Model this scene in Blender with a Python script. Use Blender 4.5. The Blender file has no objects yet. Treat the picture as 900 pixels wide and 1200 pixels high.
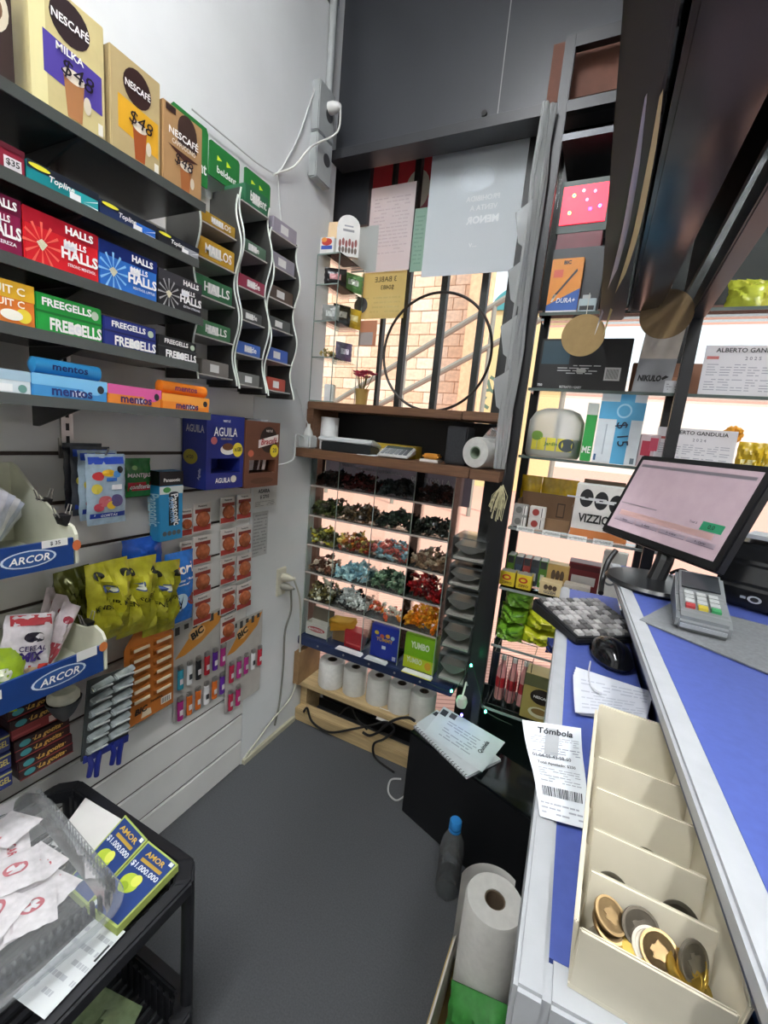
import bpy, bmesh, math, random
from mathutils import Vector, Matrix
random.seed(7)
SC = bpy.context.scene
COL = SC.collection
R = math.radians

# ------------------------------------------------------------------ camera
F = 512.0                       # focal length in pixels of the 900 x 1200 frame
EYE = Vector((0, 0, 1.2))
WY = Vector((253, -70, F)).normalized()            # world +y seen in camera axes (x right, y down, z forward)
WD = Vector((-260, 2800, F)); WD = (WD - WY * WD.dot(WY)).normalized()
WX = WD.cross(WY)
WZ = -WD
cam = bpy.data.objects.new('camera', bpy.data.cameras.new('camera'))
COL.objects.link(cam)
cr = Vector((WX[0], WY[0], WZ[0])); cu = -Vector((WX[1], WY[1], WZ[1])); cb = -Vector((WX[2], WY[2], WZ[2]))
cam.matrix_world = Matrix(((cr[0], cu[0], cb[0], EYE[0]), (cr[1], cu[1], cb[1], EYE[1]), (cr[2], cu[2], cb[2], EYE[2]), (0, 0, 0, 1)))
cam.data.sensor_fit = 'HORIZONTAL'; cam.data.sensor_width = 36; cam.data.lens = 36 * F / 900
cam.data.clip_start = .01
SC.camera = cam

def at(px, py, x=None, y=None, z=None):
    """the world point of a measured photo pixel on a plane of known depth"""
    d = Vector((px - 450, py - 600, F)); d = Vector((d.dot(WX), d.dot(WY), d.dot(WZ)))
    k = (x - EYE[0]) / d[0] if x is not None else (y - EYE[1]) / d[1] if y is not None else (z - EYE[2]) / d[2]
    return EYE + d * k

# ------------------------------------------------------------------ world, sun, exposure
vs = SC.view_settings
vs.view_transform = 'Standard'; vs.look = 'None'; vs.gamma = 1; vs.use_curve_mapping = False
vs.exposure = 1.25
W = bpy.data.worlds.new('sky'); SC.world = W; W.use_nodes = True
bg = W.node_tree.nodes['Background']
bg.inputs[0].default_value = (.86, .93, 1, 1); bg.inputs[1].default_value = .6
sun = bpy.data.objects.new('sun', bpy.data.lights.new('sun', 'SUN')); COL.objects.link(sun)
sun.data.energy = 2.2; sun.data.angle = R(1); sun.data.color = (1, .95, .88)
sun.rotation_euler = Vector((-.5, .32, -.8)).to_track_quat('-Z', 'Y').to_euler()

# ------------------------------------------------------------------ materials
def lin(h):
    if not isinstance(h, str): return tuple(h) + (1,)
    c = [int(h[i:i + 2], 16) / 255 for i in (0, 2, 4)]
    return tuple((v / 12.92 if v <= .04045 else ((v + .055) / 1.055) ** 2.4) for v in c) + (1,)
MATS = {}
def M(h, rough=.5, metal=0., var=.06, scale=30., bump=0., spec=.5, emit=0., stretch=None):
    key = (h, rough, metal, var, scale, bump, spec, emit, stretch)
    if key in MATS: return MATS[key]
    m = bpy.data.materials.new('paint_' + str(h)); m.use_nodes = True
    nt = m.node_tree; b = nt.nodes['Principled BSDF']
    c = lin(h)
    b.inputs['Roughness'].default_value = rough; b.inputs['Metallic'].default_value = metal
    b.inputs['Specular IOR Level'].default_value = spec
    tc = nt.nodes.new('ShaderNodeTexCoord'); nz = nt.nodes.new('ShaderNodeTexNoise')
    nz.inputs['Scale'].default_value = scale; nz.inputs['Detail'].default_value = 4
    if stretch:
        mp = nt.nodes.new('ShaderNodeMapping'); mp.inputs['Scale'].default_value = stretch
        nt.links.new(tc.outputs['Object'], mp.inputs[0]); nt.links.new(mp.outputs[0], nz.inputs['Vector'])
    else: nt.links.new(tc.outputs['Object'], nz.inputs['Vector'])
    rp = nt.nodes.new('ShaderNodeValToRGB')
    rp.color_ramp.elements[0].position = .3; rp.color_ramp.elements[1].position = .7
    rp.color_ramp.elements[0].color = tuple(v * (1 - var) for v in c[:3]) + (1,)
    rp.color_ramp.elements[1].color = tuple(min(1, v * (1 + var)) for v in c[:3]) + (1,)
    nt.links.new(nz.outputs['Fac'], rp.inputs[0]); nt.links.new(rp.outputs[0], b.inputs['Base Color'])
    if bump:
        bp = nt.nodes.new('ShaderNodeBump'); bp.inputs['Strength'].default_value = bump; bp.inputs['Distance'].default_value = .002
        nt.links.new(nz.outputs['Fac'], bp.inputs['Height']); nt.links.new(bp.outputs[0], b.inputs['Normal'])
    if emit:
        b.inputs['Emission Color'].default_value = c; b.inputs['Emission Strength'].default_value = emit
    MATS[key] = m
    return m
def glassmat(name, tint=(1, 1, 1), gloss=.12, rough=.03, haze=0.):
    """thin clear sheet: see-through with a fresnel sheen and a little milky haze"""
    m = bpy.data.materials.new(name); m.use_nodes = True; nt = m.node_tree
    for n in list(nt.nodes):
        if n.type != 'OUTPUT_MATERIAL': nt.nodes.remove(n)
    out = nt.nodes['Material Output']
    tr = nt.nodes.new('ShaderNodeBsdfTransparent'); tr.inputs[0].default_value = tuple(tint) + (1,)
    gl = nt.nodes.new('ShaderNodeBsdfGlossy'); gl.inputs['Roughness'].default_value = rough
    df = nt.nodes.new('ShaderNodeBsdfDiffuse'); df.inputs[0].default_value = (.8, .82, .82, 1)
    lw = nt.nodes.new('ShaderNodeLayerWeight'); lw.inputs[0].default_value = gloss
    mx = nt.nodes.new('ShaderNodeMixShader'); m2 = nt.nodes.new('ShaderNodeMixShader'); m2.inputs[0].default_value = haze
    nt.links.new(lw.outputs['Fresnel'], mx.inputs[0]); nt.links.new(tr.outputs[0], mx.inputs[1]); nt.links.new(gl.outputs[0], mx.inputs[2])
    nt.links.new(mx.outputs[0], m2.inputs[1]); nt.links.new(df.outputs[0], m2.inputs[2]); nt.links.new(m2.outputs[0], out.inputs[0])
    return m
GLASS = glassmat('clear_glass', (.96, .98, .97), .08)
ACRYL = glassmat('clear_acrylic', (.93, .96, .95), .12, .08, .05)
FILM = glassmat('crinkled_film', (.93, .94, .95), .22, .12, .10)
SMOKE = glassmat('smoked_glass', (.16, .19, .19), .16, .1, .01)
FROST = glassmat('frosted_plastic', (.8, .83, .83), .12, .3, .45)
def papermat(name, h, trans=.35):
    m = bpy.data.materials.new(name); m.use_nodes = True; nt = m.node_tree
    b = nt.nodes['Principled BSDF']; b.inputs['Base Color'].default_value = lin(h); b.inputs['Roughness'].default_value = .8
    t = nt.nodes.new('ShaderNodeBsdfTranslucent'); t.inputs[0].default_value = lin(h)
    mx = nt.nodes.new('ShaderNodeMixShader'); mx.inputs[0].default_value = trans
    nt.links.new(b.outputs[0], mx.inputs[1]); nt.links.new(t.outputs[0], mx.inputs[2]); nt.links.new(mx.outputs[0], nt.nodes['Material Output'].inputs[0])
    return m

# ------------------------------------------------------------------ mesh builder
TXT = {}
def textmesh(s, bold=.02, shear=0.):
    k = (s, bold, shear)
    if k not in TXT:
        cv = bpy.data.curves.new('t', 'FONT'); cv.body = s; cv.size = 1; cv.offset = bold; cv.shear = shear; cv.resolution_u = 2
        cv.align_x = 'CENTER'
        o = bpy.data.objects.new('t', cv); COL.objects.link(o)
        dg = bpy.context.evaluated_depsgraph_get(); me = o.evaluated_get(dg).to_mesh()
        v = [(p.co.x, p.co.y) for p in me.vertices]; f = [tuple(p.vertices) for p in me.polygons]
        o.evaluated_get(dg).to_mesh_clear(); bpy.data.objects.remove(o); bpy.data.curves.remove(cv)
        x0 = min(p[0] for p in v); x1 = max(p[0] for p in v); y0 = min(p[1] for p in v); y1 = max(p[1] for p in v)
        h = y1 - y0
        TXT[k] = ([((p[0] - (x0 + x1) / 2) / h, (p[1] - (y0 + y1) / 2) / h) for p in v], f, (x1 - x0) / h)
    return TXT[k]

class MB:
    def __init__(s): s.v = []; s.f = []; s.mi = []; s.mats = []; s.cur = 0
    def mat(s, m):
        if m not in s.mats: s.mats.append(m)
        s.cur = s.mats.index(m); return s
    def face(s, *pts):
        n = len(s.v); s.v += [tuple(p) for p in pts]; s.f.append(tuple(range(n, n + len(pts)))); s.mi.append(s.cur); return s
    def add(s, v, f):
        n = len(s.v); s.v += [tuple(p) for p in v]
        for q in f: s.f.append(tuple(i + n for i in q)); s.mi.append(s.cur)
        return s
    def box(s, x0, x1, y0, y1, z0, z1):
        v = [(x, y, z) for x in (x0, x1) for y in (y0, y1) for z in (z0, z1)]
        return s.add(v, [(0, 1, 3, 2), (4, 6, 7, 5), (0, 4, 5, 1), (2, 3, 7, 6), (0, 2, 6, 4), (1, 5, 7, 3)])
    def hexa(s, p):      # 8 corners: bottom loop of four, top loop of four
        return s.add(p, [(3, 2, 1, 0), (4, 5, 6, 7), (0, 1, 5, 4), (1, 2, 6, 5), (2, 3, 7, 6), (3, 0, 4, 7)])
    def prism(s, poly, y0, y1, ax='y'):   # outline in the plane across an axis
        n = len(poly)
        def P(a, b, c): return (a, c, b) if ax == 'y' else (c, a, b) if ax == 'x' else (a, b, c)
        v = [P(a, b, y0) for a, b in poly] + [P(a, b, y1) for a, b in poly]
        return s.add(v, [tuple(range(n)), tuple(range(2 * n - 1, n - 1, -1))] + [(i, i + n, (i + 1) % n + n, (i + 1) % n) for i in range(n)])
    def tube(s, pts, r, n=8, caps=True):
        pts = [Vector(p) for p in pts]; rs = r if isinstance(r, (list, tuple)) else [r] * len(pts)
        b = len(s.v); up = None
        for i, p in enumerate(pts):
            d = (pts[min(i + 1, len(pts) - 1)] - pts[max(i - 1, 0)]).normalized()
            if up is None: up = Vector((0, 0, 1)) if abs(d.z) < .9 else Vector((1, 0, 0))
            a = d.cross(up); 
            if a.length < 1e-4: a = d.cross(Vector((1, .3, .1)))
            a.normalize(); c = a.cross(d).normalized(); up = c
            for k in range(n):
                t = 2 * math.pi * k / n; s.v.append(tuple(p + (a * math.cos(t) + c * math.sin(t)) * rs[i]))
        for i in range(len(pts) - 1):
            for k in range(n):
                s.f.append((b + i * n + k, b + i * n + (k + 1) % n, b + (i + 1) * n + (k + 1) % n, b + (i + 1) * n + k)); s.mi.append(s.cur)
        if caps:
            s.f.append(tuple(b + k for k in reversed(range(n)))); s.mi.append(s.cur)
            e = b + (len(pts) - 1) * n; s.f.append(tuple(e + k for k in range(n))); s.mi.append(s.cur)
        return s
    def lathe(s, prof, n=24, c=(0, 0, 0), ax='z'):
        b = len(s.v); m = len(prof)
        for r, h in prof:
            for k in range(n):
                t = 2 * math.pi * k / n; a, d = r * math.cos(t), r * math.sin(t)
                p = (a, d, h) if ax == 'z' else (a, h, d) if ax == 'y' else (h, a, d)
                s.v.append((c[0] + p[0], c[1] + p[1], c[2] + p[2]))
        for i in range(m - 1):
            for k in range(n):
                s.f.append((b + i * n + k, b + i * n + (k + 1) % n, b + (i + 1) * n + (k + 1) % n, b + (i + 1) * n + k)); s.mi.append(s.cur)
        for i in (0, m - 1):
            if prof[i][0] > 1e-6 and prof[0] != prof[-1]: s.f.append(tuple(b + i * n + k for k in range(n))); s.mi.append(s.cur)
        return s
    def build(s, name, mat=None, parent=None, smooth=False, bevel=0, loc=None, rot=None, merge=False):
        me = bpy.data.meshes.new(name); me.from_pydata(s.v, [], s.f)
        for m in (s.mats or [mat]): me.materials.append(m)
        if s.mats:
            for p, i in zip(me.polygons, s.mi): p.material_index = i
        bm = bmesh.new(); bm.from_mesh(me)
        if merge: bmesh.ops.remove_doubles(bm, verts=bm.verts, dist=1e-5)
        bmesh.ops.recalc_face_normals(bm, faces=bm.faces)
        if bevel: bmesh.ops.bevel(bm, geom=list(bm.edges), offset=bevel, segments=2, affect='EDGES', clamp_overlap=True)
        bm.to_mesh(me); bm.free()
        if smooth:
            for p in me.polygons: p.use_smooth = True
            me.set_sharp_from_angle(angle=R(40))
        o = bpy.data.objects.new(name, me); COL.objects.link(o)
        if parent: o.parent = parent
        if loc is not None: o.location = loc
        if rot is not None: o.rotation_euler = rot
        return o

def tag(o, label=None, cat=None, group=None, kind=None):
    if label: o['label'] = label
    if cat: o['category'] = cat
    if group: o['group'] = group
    if kind: o['kind'] = kind
    return o
def thing(name, label, cat, loc=(0, 0, 0), rot=(0, 0, 0), group=None):
    o = bpy.data.objects.new(name, None); COL.objects.link(o); o.empty_display_size = .02
    o.location = loc; o.rotation_euler = (0, 0, rot) if isinstance(rot, (int, float)) else rot
    return tag(o, label, cat, group)
def struct(o, label=None): return tag(o, label, None, None, 'structure')
def copy_tree(o, parent=None):
    c = o.copy(); COL.objects.link(c); c.parent = parent
    for ch in list(o.children): copy_tree(ch, c)
    return c
WALL = R(90)     # a thing on the left wall: its own x runs along the wall, its own y goes into the wall

# flat print on a face.  fn(u, v, lift) gives the local point for a spot of the face
INK = lambda h, r=.5: M(h, r, 0, .03)
def deco(root, items, fn, w, h, rough=.5):
    g = MB(); k = 0; G = g
    for it in items:
        if it[0] == 't':
            _, s, cu_, cv_, hh, col = it[:6]; o = it[6] if len(it) > 6 else {}
            v, f, asp = textmesh(s, o.get('b', .02), o.get('sh', 0.))
            sh = hh * h; sw = sh * asp
            mw = o.get('w', .95) * w
            sx = sh * (mw / sw if sw > mw or o.get('fill') else 1)
            a = R(o.get('rot', 0)); mir = -1 if o.get('mir') else 1
            t = MB().mat(INK(col, rough))
            t.add([fn(cu_ + (p[0] * sx * math.cos(a) * mir - p[1] * sh * math.sin(a)) / w, cv_ + (p[0] * sx * math.sin(a) * mir + p[1] * sh * math.cos(a)) / h, .0016 + .0001 * min(k, 9)) for p in v], f)
            t.build('lettering', None, root)
        elif it[0] == 'r':
            _, a, b, c, d, col = it
            g = MB().mat(INK(col, rough)); n = 4
            for i in range(n):
                for j in range(n):
                    us = [a + (c - a) * q / n for q in (i, i + 1)]; vv = [b + (d - b) * q / n for q in (j, j + 1)]
                    L = .0003 + .00012 * min(k, 10)
                    g.face(fn(us[0], vv[0], L), fn(us[1], vv[0], L), fn(us[1], vv[1], L), fn(us[0], vv[1], L))
            g.build('printed_panel', None, root, merge=True)
        elif it[0] == 'e':
            _, a, b, ru, rv, col = it
            g = MB().mat(INK(col, rough)); L = .0003 + .00012 * min(k, 10)
            ring = [fn(a + ru * math.cos(2 * math.pi * q / 20), b + rv * math.sin(2 * math.pi * q / 20), L) for q in range(20)]
            mid = fn(a, b, L)
            for q in range(20): g.face(mid, ring[q], ring[(q + 1) % 20])
            g.build('printed_panel', None, root, merge=True)
        elif it[0] == 'p':
            _, poly, col = it
            g = G.mat(INK(col, rough)); L = .00025 + .00012 * min(k, 10)
            g.face(*[fn(a, b, L) for a, b in poly])
        k += it[0] != 'p'
    if G.f: tag(G.build('fine_print', None, root), kind='stuff')

def face_front(w, h): return lambda u, v, L: (u * w, -L, v * h)
def face_left(d, h): return lambda u, v, L: (-L, d - u * d, v * h)
def face_top(w, d, h): return lambda u, v, L: (u * w, v * d, h + L)

def pack(name, label, cat, loc, rot, w, h, d, col, items=(), left=(), top=(), group=None, rough=.4, bev=.0015, leftcol=None, part='carton'):
    """a printed carton; its own origin is the lower left corner of the front"""
    if not (items or left or top):
        o = MB().box(0, w, 0, d, 0, h).build(name, M(col, rough), None, bevel=min(bev, w / 5, h / 5, d / 5)); o.location = loc
        o.rotation_euler = (0, 0, rot) if isinstance(rot, (int, float)) else rot
        return tag(o, label, cat, group)
    r = thing(name, label, cat, loc, rot, group)
    MB().box(0, w, 0, d, 0, h).build(part, M(col, rough), r, bevel=min(bev, w / 5, h / 5, d / 5))
    if items: deco(r, items, face_front(w, h), w, h, rough)
    if left: deco(r, left, face_left(d, h), d, h, rough)
    if top: deco(r, top, face_top(w, d, h), w, d, rough)
    return r
def wpack(name, label, cat, xf, BL, BR, T, d, col, items=(), z0=None, **kw):
    """carton standing along the left wall: lower front corners and one top spot in photo pixels on the plane x = xf"""
    a, b = at(*BL, x=xf), at(*BR, x=xf); t = at(*T, x=xf)
    z = (a.z + b.z) / 2 if z0 is None else z0
    return pack(name, label, cat, (xf, a.y, z), WALL, b.y - a.y, t.z - z, d, col, items, **kw)
def bpack(name, label, cat, yf, BL, BR, T, d, col, items=(), z0=None, rz=0, **kw):
    """the same for a carton facing the room on the plane y = yf"""
    a, b = at(*BL, y=yf), at(*BR, y=yf); t = at(*T, y=yf)
    z = (a.z + b.z) / 2 if z0 is None else z0
    return pack(name, label, cat, (a.x, yf, z), rz, b.x - a.x, t.z - z, d, col, items, **kw)

def pouch(name, label, cat, loc, rot, w, h, t, col, items=(), group=None, rough=.25, seed=1, crinkle=.25, header=None, metal=0., hang=True):
    """a filled bag: puffed in the middle, flat welded ends, crumpled film"""
    rnd = random.Random(seed); ph = [rnd.uniform(0, 6.28) for _ in range(6)]
    nu, nv = 12, 14
    def puff(u, v):
        a = max(0., 1 - abs(2 * u - 1) ** 3) ** .6 * max(0., min(1, (v - .05) / .2, (.95 - v) / .2)) ** .7
        wr = math.sin(u * 11 + ph[0] + 4 * v) * math.sin(v * 9 + ph[1] + 3 * u) + .6 * math.sin(u * 23 + v * 17 + ph[2])
        return t / 2 * (a * (1 + crinkle * wr) + .02)
    m = MB(); g = [(i / nu, j / nv) for j in range(nv + 1) for i in range(nu + 1)]
    edge = lambda u, v: .012 * w * math.sin(v * 21 + ph[3])
    def P(u, v, s, L=0): return ((u * w + (edge(u, v) if u in (0, 1) else 0)), -s * (puff(u, v) + L), v * h)
    fr = [P(u, v, 1) for u, v in g]; bk = [P(u, v, -1) for u, v in g]
    fs = [(j * (nu + 1) + i, j * (nu + 1) + i + 1, (j + 1) * (nu + 1) + i + 1, (j + 1) * (nu + 1) + i) for j in range(nv) for i in range(nu)]
    m.add(fr, fs); m.add(bk, [q[::-1] for q in fs])
    r = thing(name, label, cat, loc, rot, group)
    m.build('bag', M(col, rough, metal, .18, 60, .3), r, smooth=True)
    if items: deco(r, items, lambda u, v, L: P(u, v, 1, L + .0006), w, h, rough)
    if header:
        b = MB(); b.box(w * .02, w * .98, -.001, .001, h * .97, h * 1.1); b.build('header_card', M(header), r)
    return r

def sheet(name, label, cat, loc, rot, w, h, col, items=(), curl=.0, group=None, trans=0., th=.0006, seed=0, axis='v', flat=False):
    """one sheet of paper, standing (or lying when flat), with a slight curl"""
    n = 8; rnd = random.Random(seed); ph = rnd.uniform(0, 6)
    def Y(u, v):
        q = v if axis == 'v' else u
        return curl * (math.sin(q * 3.1 + ph) * .6 + math.sin(u * 4 + v * 2 + ph) * .3)
    def P(u, v, L=0):
        d = Y(u, v)
        return (u * w, v * h, d + L) if flat else (u * w, d - L, v * h)
    m = MB(); g = [(i / n, j / n) for j in range(n + 1) for i in range(n + 1)]
    fs = [(j * (n + 1) + i, j * (n + 1) + i + 1, (j + 1) * (n + 1) + i + 1, (j + 1) * (n + 1) + i) for j in range(n) for i in range(n)]
    m.add([P(u, v) for u, v in g], fs); m.add([P(u, v, -th) for u, v in g], [q[::-1] for q in fs])
    mt = papermat('paper_' + name, col, trans) if trans else M(col, .75)
    if items:
        r = thing(name, label, cat, loc, rot, group); m.build('paper', mt, r, smooth=True)
        deco(r, items, lambda u, v, L: P(u, v, L), w, h, .8); return r
    o = m.build(name, mt, None, smooth=True); o.location = loc; o.rotation_euler = (0, 0, rot) if isinstance(rot, (int, float)) else rot
    return tag(o, label, cat, group)
def scribble(n, u0, u1, v0, v1, col='777777', seed=0, hfrac=.35):
    """rows of small print"""
    rnd = random.Random(seed); out = []
    for i in range(n):
        v = v1 - (v1 - v0) * (i + .5) / n; a = u0
        while a < u1 - .03:
            b = min(u1, a + rnd.uniform(.04, .16))
            if rnd.random() < .82: out.append(('p', [(a, v - hfrac * (v1 - v0) / n / 2), (b, v - hfrac * (v1 - v0) / n / 2), (b, v + hfrac * (v1 - v0) / n / 2), (a, v + hfrac * (v1 - v0) / n / 2)], col))
            a = b + .02
    return out
def smooth_path(pts, n=6):
    pts = [Vector(p) for p in pts]; out = []
    for i in range(len(pts) - 1):
        a, b, c, d = pts[max(i - 1, 0)], pts[i], pts[i + 1], pts[min(i + 2, len(pts) - 1)]
        for k in range(n):
            t = k / n
            out.append(.5 * ((2 * b) + (c - a) * t + (2 * a - 5 * b + 4 * c - d) * t * t + (3 * b - a - 3 * c + d) * t ** 3))
    return out + [pts[-1]]
def cable(name, label, pts, r, col, group=None, rough=.45, cat='cable'):
    return tag(MB().tube(smooth_path(pts), r, 8).build(name, M(col, rough), None, smooth=True), label, cat, group)

# ================================================================== the setting
XW = -.96                                     # face of the left wall
WHITE = M('d6d8d8', .75, 0, .04, 6, .05)
m = MB(); m.box(XW - .45, XW, 1.045, 1.4, 0, 2.75); m.box(XW - .1, XW, -1.6, 1.045, 1.7, 2.75); m.box(XW - .1, XW - .009, -1.6, 1.045, 0, 1.7)
wall = struct(m.build('wall_left', WHITE), 'white painted wall with slatted display boards')
slat_m = M('dddcd8', .55, 0, .05, 8)
z = 0.0
proto = None
while z < 1.69:
    mm = MB().box(0, .0085, -1.6, 1.045, .004, .096)
    if proto is None: proto = mm.build('slat_board', slat_m, wall, bevel=.002); o = proto
    else: o = proto.copy(); COL.objects.link(o); o.parent = wall
    o.location = (XW - .0085, 0, z); z += .1
struct(MB().box(XW - .0092, XW - .0088, -1.6, 1.045, 0, 1.7).build('trim_1', M('4a4038', .8), wall))
# floor, ceiling and the unseen walls of the shop
fm = M('4b4d50', .85, 0, .16, 260, .25)
struct(MB().box(XW - .5, XW - .44, 1.4, 1.56, 0, 2.75).build('light_leak_wall', WHITE), 'white return wall at the window end')  # added piece: closes the gap beside the glass against a light leak
struct(MB().box(-1.45, 2.3, -1.7, 1.56, -.05, 0).build('floor', fm), 'dark grey speckled shop floor')
struct(MB().box(-1.45, 2.3, -1.7, 1.56, 2.75, 2.8).build('ceiling', M('cfcfcc', .8)), 'pale shop ceiling')
struct(MB().box(2.2, 2.3, -1.7, 1.56, 0, 2.75).build('wall_right', M('c8c6c0', .8)), 'pale wall on the customers side')
struct(MB().box(-1.06, 2.2, -1.7, -1.6, 0, 2.75).build('wall_rear', M('c4c2bc', .8)), 'pale wall behind the till')
# black panelling over the shop window
BLK = M('36383d', .38, 0, .12, 3, .03)
YP = 1.39
YG = 1.50                                     # the window glass
m = MB(); m.box(XW, 2.2, YP, YP + .05, 2.115, 2.75)
wb = struct(m.build('wall_back', BLK), 'black sheet metal panel over the shop window')
sx = at(592, 60, y=YP).x
MB().box(sx - .0015, sx + .0015, YP - .0008, YP, 2.115, 2.75).build('seam', M('8a8a8a', .5), wb)
q = at(566, 128, y=YP - .02); MB().lathe([(.008, 0), (.008, .02)], 12, (q.x, YP - .006, q.z), 'y').build('screw_hole', M('060606', .6), wb)
m = MB(); m.prism([(YP - .03, 2.072), (YP + .05, 2.072), (YP + .05, 2.115), (YP, 2.12), (YP - .03, 2.1)], XW, 2.2, 'x')
struct(m.build('trim_2', M('2b2c30', .4, 0, .1)), 'black folded ledge along the top of the shop window')
q = at(429, 266, y=YG - .01)
struct(MB().box(XW - .44, 2.2, YP + .05, YG + .06, 2.3, 2.75).build('trim_5', M('1c1c1e', .6)), 'black boxing behind the panel over the window')  # unseen cap, added to keep sky light out above the glass
struct(MB().box(XW - .4, q.x + .012, YG - .03, YG - .005, q.z, 2.3).build('trim_3', M('24262a', .45)), 'black window jamb beside the white wall')
win = thing('window_1', 'big shop window with black bars', None); win['kind'] = 'structure'
MB().box(XW - .44, 2.2, YG, YG + .006, .02, 2.3).build('pane', GLASS, win)
m = MB(); m.box(XW - .44, 2.2, YG - .02, YG + .05, 0, .04); m.box(XW - .44, -.27, YG + .03, YG + .06, 1.21, 1.24); m.build('window_rail', M('1d1d1f', .5), win)
for p in [(447, 400, .006), (480, 322, .011), (523.6, 322, .011), (571, 320, .011), (600, 320, .008)]:
    q = at(p[0], p[1], y=YG + .045); MB().box(q.x - p[2], q.x + p[2], YG + .032, YG + .056, 1.22, 2.3).build('window_bar', M('23211f', .5, 0, .1), win)
q = at(627, 250, y=YG); MB().box(q.x - .038, q.x + .038, YG - .03, YG + .02, .04, 2.3).build('window_mullion', M('1b1c1e', .5), win)
m = MB(); m.box(-.25, 2.2, YG + .02, YG + .05, 1.62, 2.3); m.build('window_blackout', M('17181b', .5), win)

struct(MB().box(-.24, 2.2, YG - .014, YG - .003, .04, .345).build('trim_6', M('16201e', .4)), 'dark board across the foot of the right hand window')
# ceiling lamps (above and behind the camera), then one added fill lamp
def ceiling_lamp(x, y, L, label, e):
    r = thing('ceiling_lamp', label, 'lamp', (x, y, 2.69), 0, 'ceiling lamps')
    MB().box(-.09, .09, -L / 2, L / 2, .02, .06).build('housing', M('d0d0d0', .5), r, bevel=.004)
    MB().box(-.075, .075, -L / 2 + .02, L / 2 - .02, -.005, .02).build('diffuser', M('fbfdff', .5, emit=e), r, bevel=.004)
LAMP = 22.
ceiling_lamp(-.42, -.15, 1.3, 'long white ceiling lamp over the aisle', LAMP)
ceiling_lamp(.5, -.6, 1.3, 'long white ceiling lamp over the customers side', LAMP)

ceiling_lamp(1.35, .75, .9, 'shorter white ceiling lamp near the shop window', LAMP)  # added lamp without a seen source, lights the shelf unit and calendars

# ------------------------------------------------------------------ the street outside
pm = bpy.data.materials.new('street_paving'); pm.use_nodes = True; nt = pm.node_tree; b = nt.nodes['Principled BSDF']
tc = nt.nodes.new('ShaderNodeTexCoord'); wv = nt.nodes.new('ShaderNodeTexWave'); wv.inputs['Scale'].default_value = 9; wv.inputs['Distortion'].default_value = .3
mp = nt.nodes.new('ShaderNodeMapping'); mp.inputs['Rotation'].default_value = (0, 0, R(62))
rp = nt.nodes.new('ShaderNodeValToRGB'); rp.color_ramp.elements[0].position = .05; rp.color_ramp.elements[0].color = lin('a8766a'); rp.color_ramp.elements[1].position = .25; rp.color_ramp.elements[1].color = lin('d29e8e')
nt.links.new(tc.outputs['Object'], mp.inputs[0]); nt.links.new(mp.outputs[0], wv.inputs['Vector']); nt.links.new(wv.outputs['Fac'], rp.inputs[0]); nt.links.new(rp.outputs[0], b.inputs['Base Color']); b.inputs['Roughness'].default_value = .9
struct(MB().box(-30, 30, 1.57, 40, -.2, -.12).build('pavement', pm), 'pink ribbed street paving outside the window')
# stone clad wall across the pavement
YS = 10.
a, b_ = at(430, 470, y=YS), at(566, 330, y=YS)
sw = thing('stone_wall', 'orange stone clad wall across the pavement', None, (a.x - 1.5, YS, -.12)); sw['kind'] = 'structure'
wd = b_.x - a.x + 1.5; hh = 5.6
MB().box(0, wd, .02, .4, 0, hh).build('backing', M('c09a7c', .9), sw)
bw, bh = .5, .26; cols = ['f0d2b8', 'e8c8ac', 'f2dac4', 'e4c0a2']; protos = {}
for j in range(int(hh / bh)):
    off = (j % 2) * bw / 2; i = 0; x = -off
    while x < wd:
        x0, x1 = max(0, x), min(wd, x + bw)
        if x1 - x0 > .05:
            key = (round(x1 - x0, 3), random.randrange(4))
            if key not in protos:
                protos[key] = MB().box(.006, x1 - x0 - .006, 0, .03, .006, bh - .006).build('stone', M(cols[key[1]], .9, 0, .15, 12, .3), sw, bevel=.006); o = protos[key]
            else: o = protos[key].copy(); COL.objects.link(o)
            o.location = (x0, -random.uniform(0, .012), j * bh)
        x += bw
# pillar, shop front and ramp railing beyond the glass
a = at(543, 400, y=9.6)
m = MB().box(a.x, a.x + .45, 9.6, 9.95, -.12, 5.6); tag(m.build('stone_pillar', M('e6bd98', .9, 0, .15, 10, .2), bevel=.01), 'orange stone pillar at the end of the clad wall', 'pillar')
a, b_ = at(562, 470, y=13), at(640, 362, y=13)
kb = thing('street_kiosk', 'cream board with a teal rounded top across the street', 'kiosk', (a.x, 13, -.12))
kw = b_.x - a.x + .8; kh = b_.z + .12
MB().box(0, kw, 0, .5, 0, kh).build('board', M('ecd9a4', .8), kb)
MB().prism([(kw * .5 * (1 - math.cos(t * math.pi / 16)), kh + .7 * math.sin(t * math.pi / 16)) for t in range(17)], -.05, .5).build('rounded_top', M('4f9fa8', .6), kb)
deco(kb, [('t', 'FYL-B', .2, .62, .1, '6b8a7a', {'rot': 60})], face_front(kw, kh), kw, kh)
rl = thing('ramp_railing', 'grey sloping handrail of the ramp outside', 'railing', (0, 0, 0))
YR = 7.5
p0, p1, p2, p3 = at(430, 448, y=YR), at(600, 345, y=YR), at(430, 482, y=YR), at(600, 392, y=YR)
def ext(a, b, k): return b + (b - a) * k
for a, b_ in ((p0, p1), (p2, p3)): MB().tube([ext(b_, a, .5), ext(a, b_, .6)], .05, 8).build('rail', M('8d8a80', .5), rl)
for t in (-.3, .3, .9, 1.4):
    a = p0 + (p1 - p0) * t; MB().tube([(a.x, YR, -.12), (a.x, YR, a.z)], .04, 8).build('post', M('8d8a80', .5), rl)
# far pale facade closing the street
struct(MB().box(-30, 30, 34, 34.3, -.12, 6).build('far_facade', M('e6e2da', .9)), 'pale facade far across the street')
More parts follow.
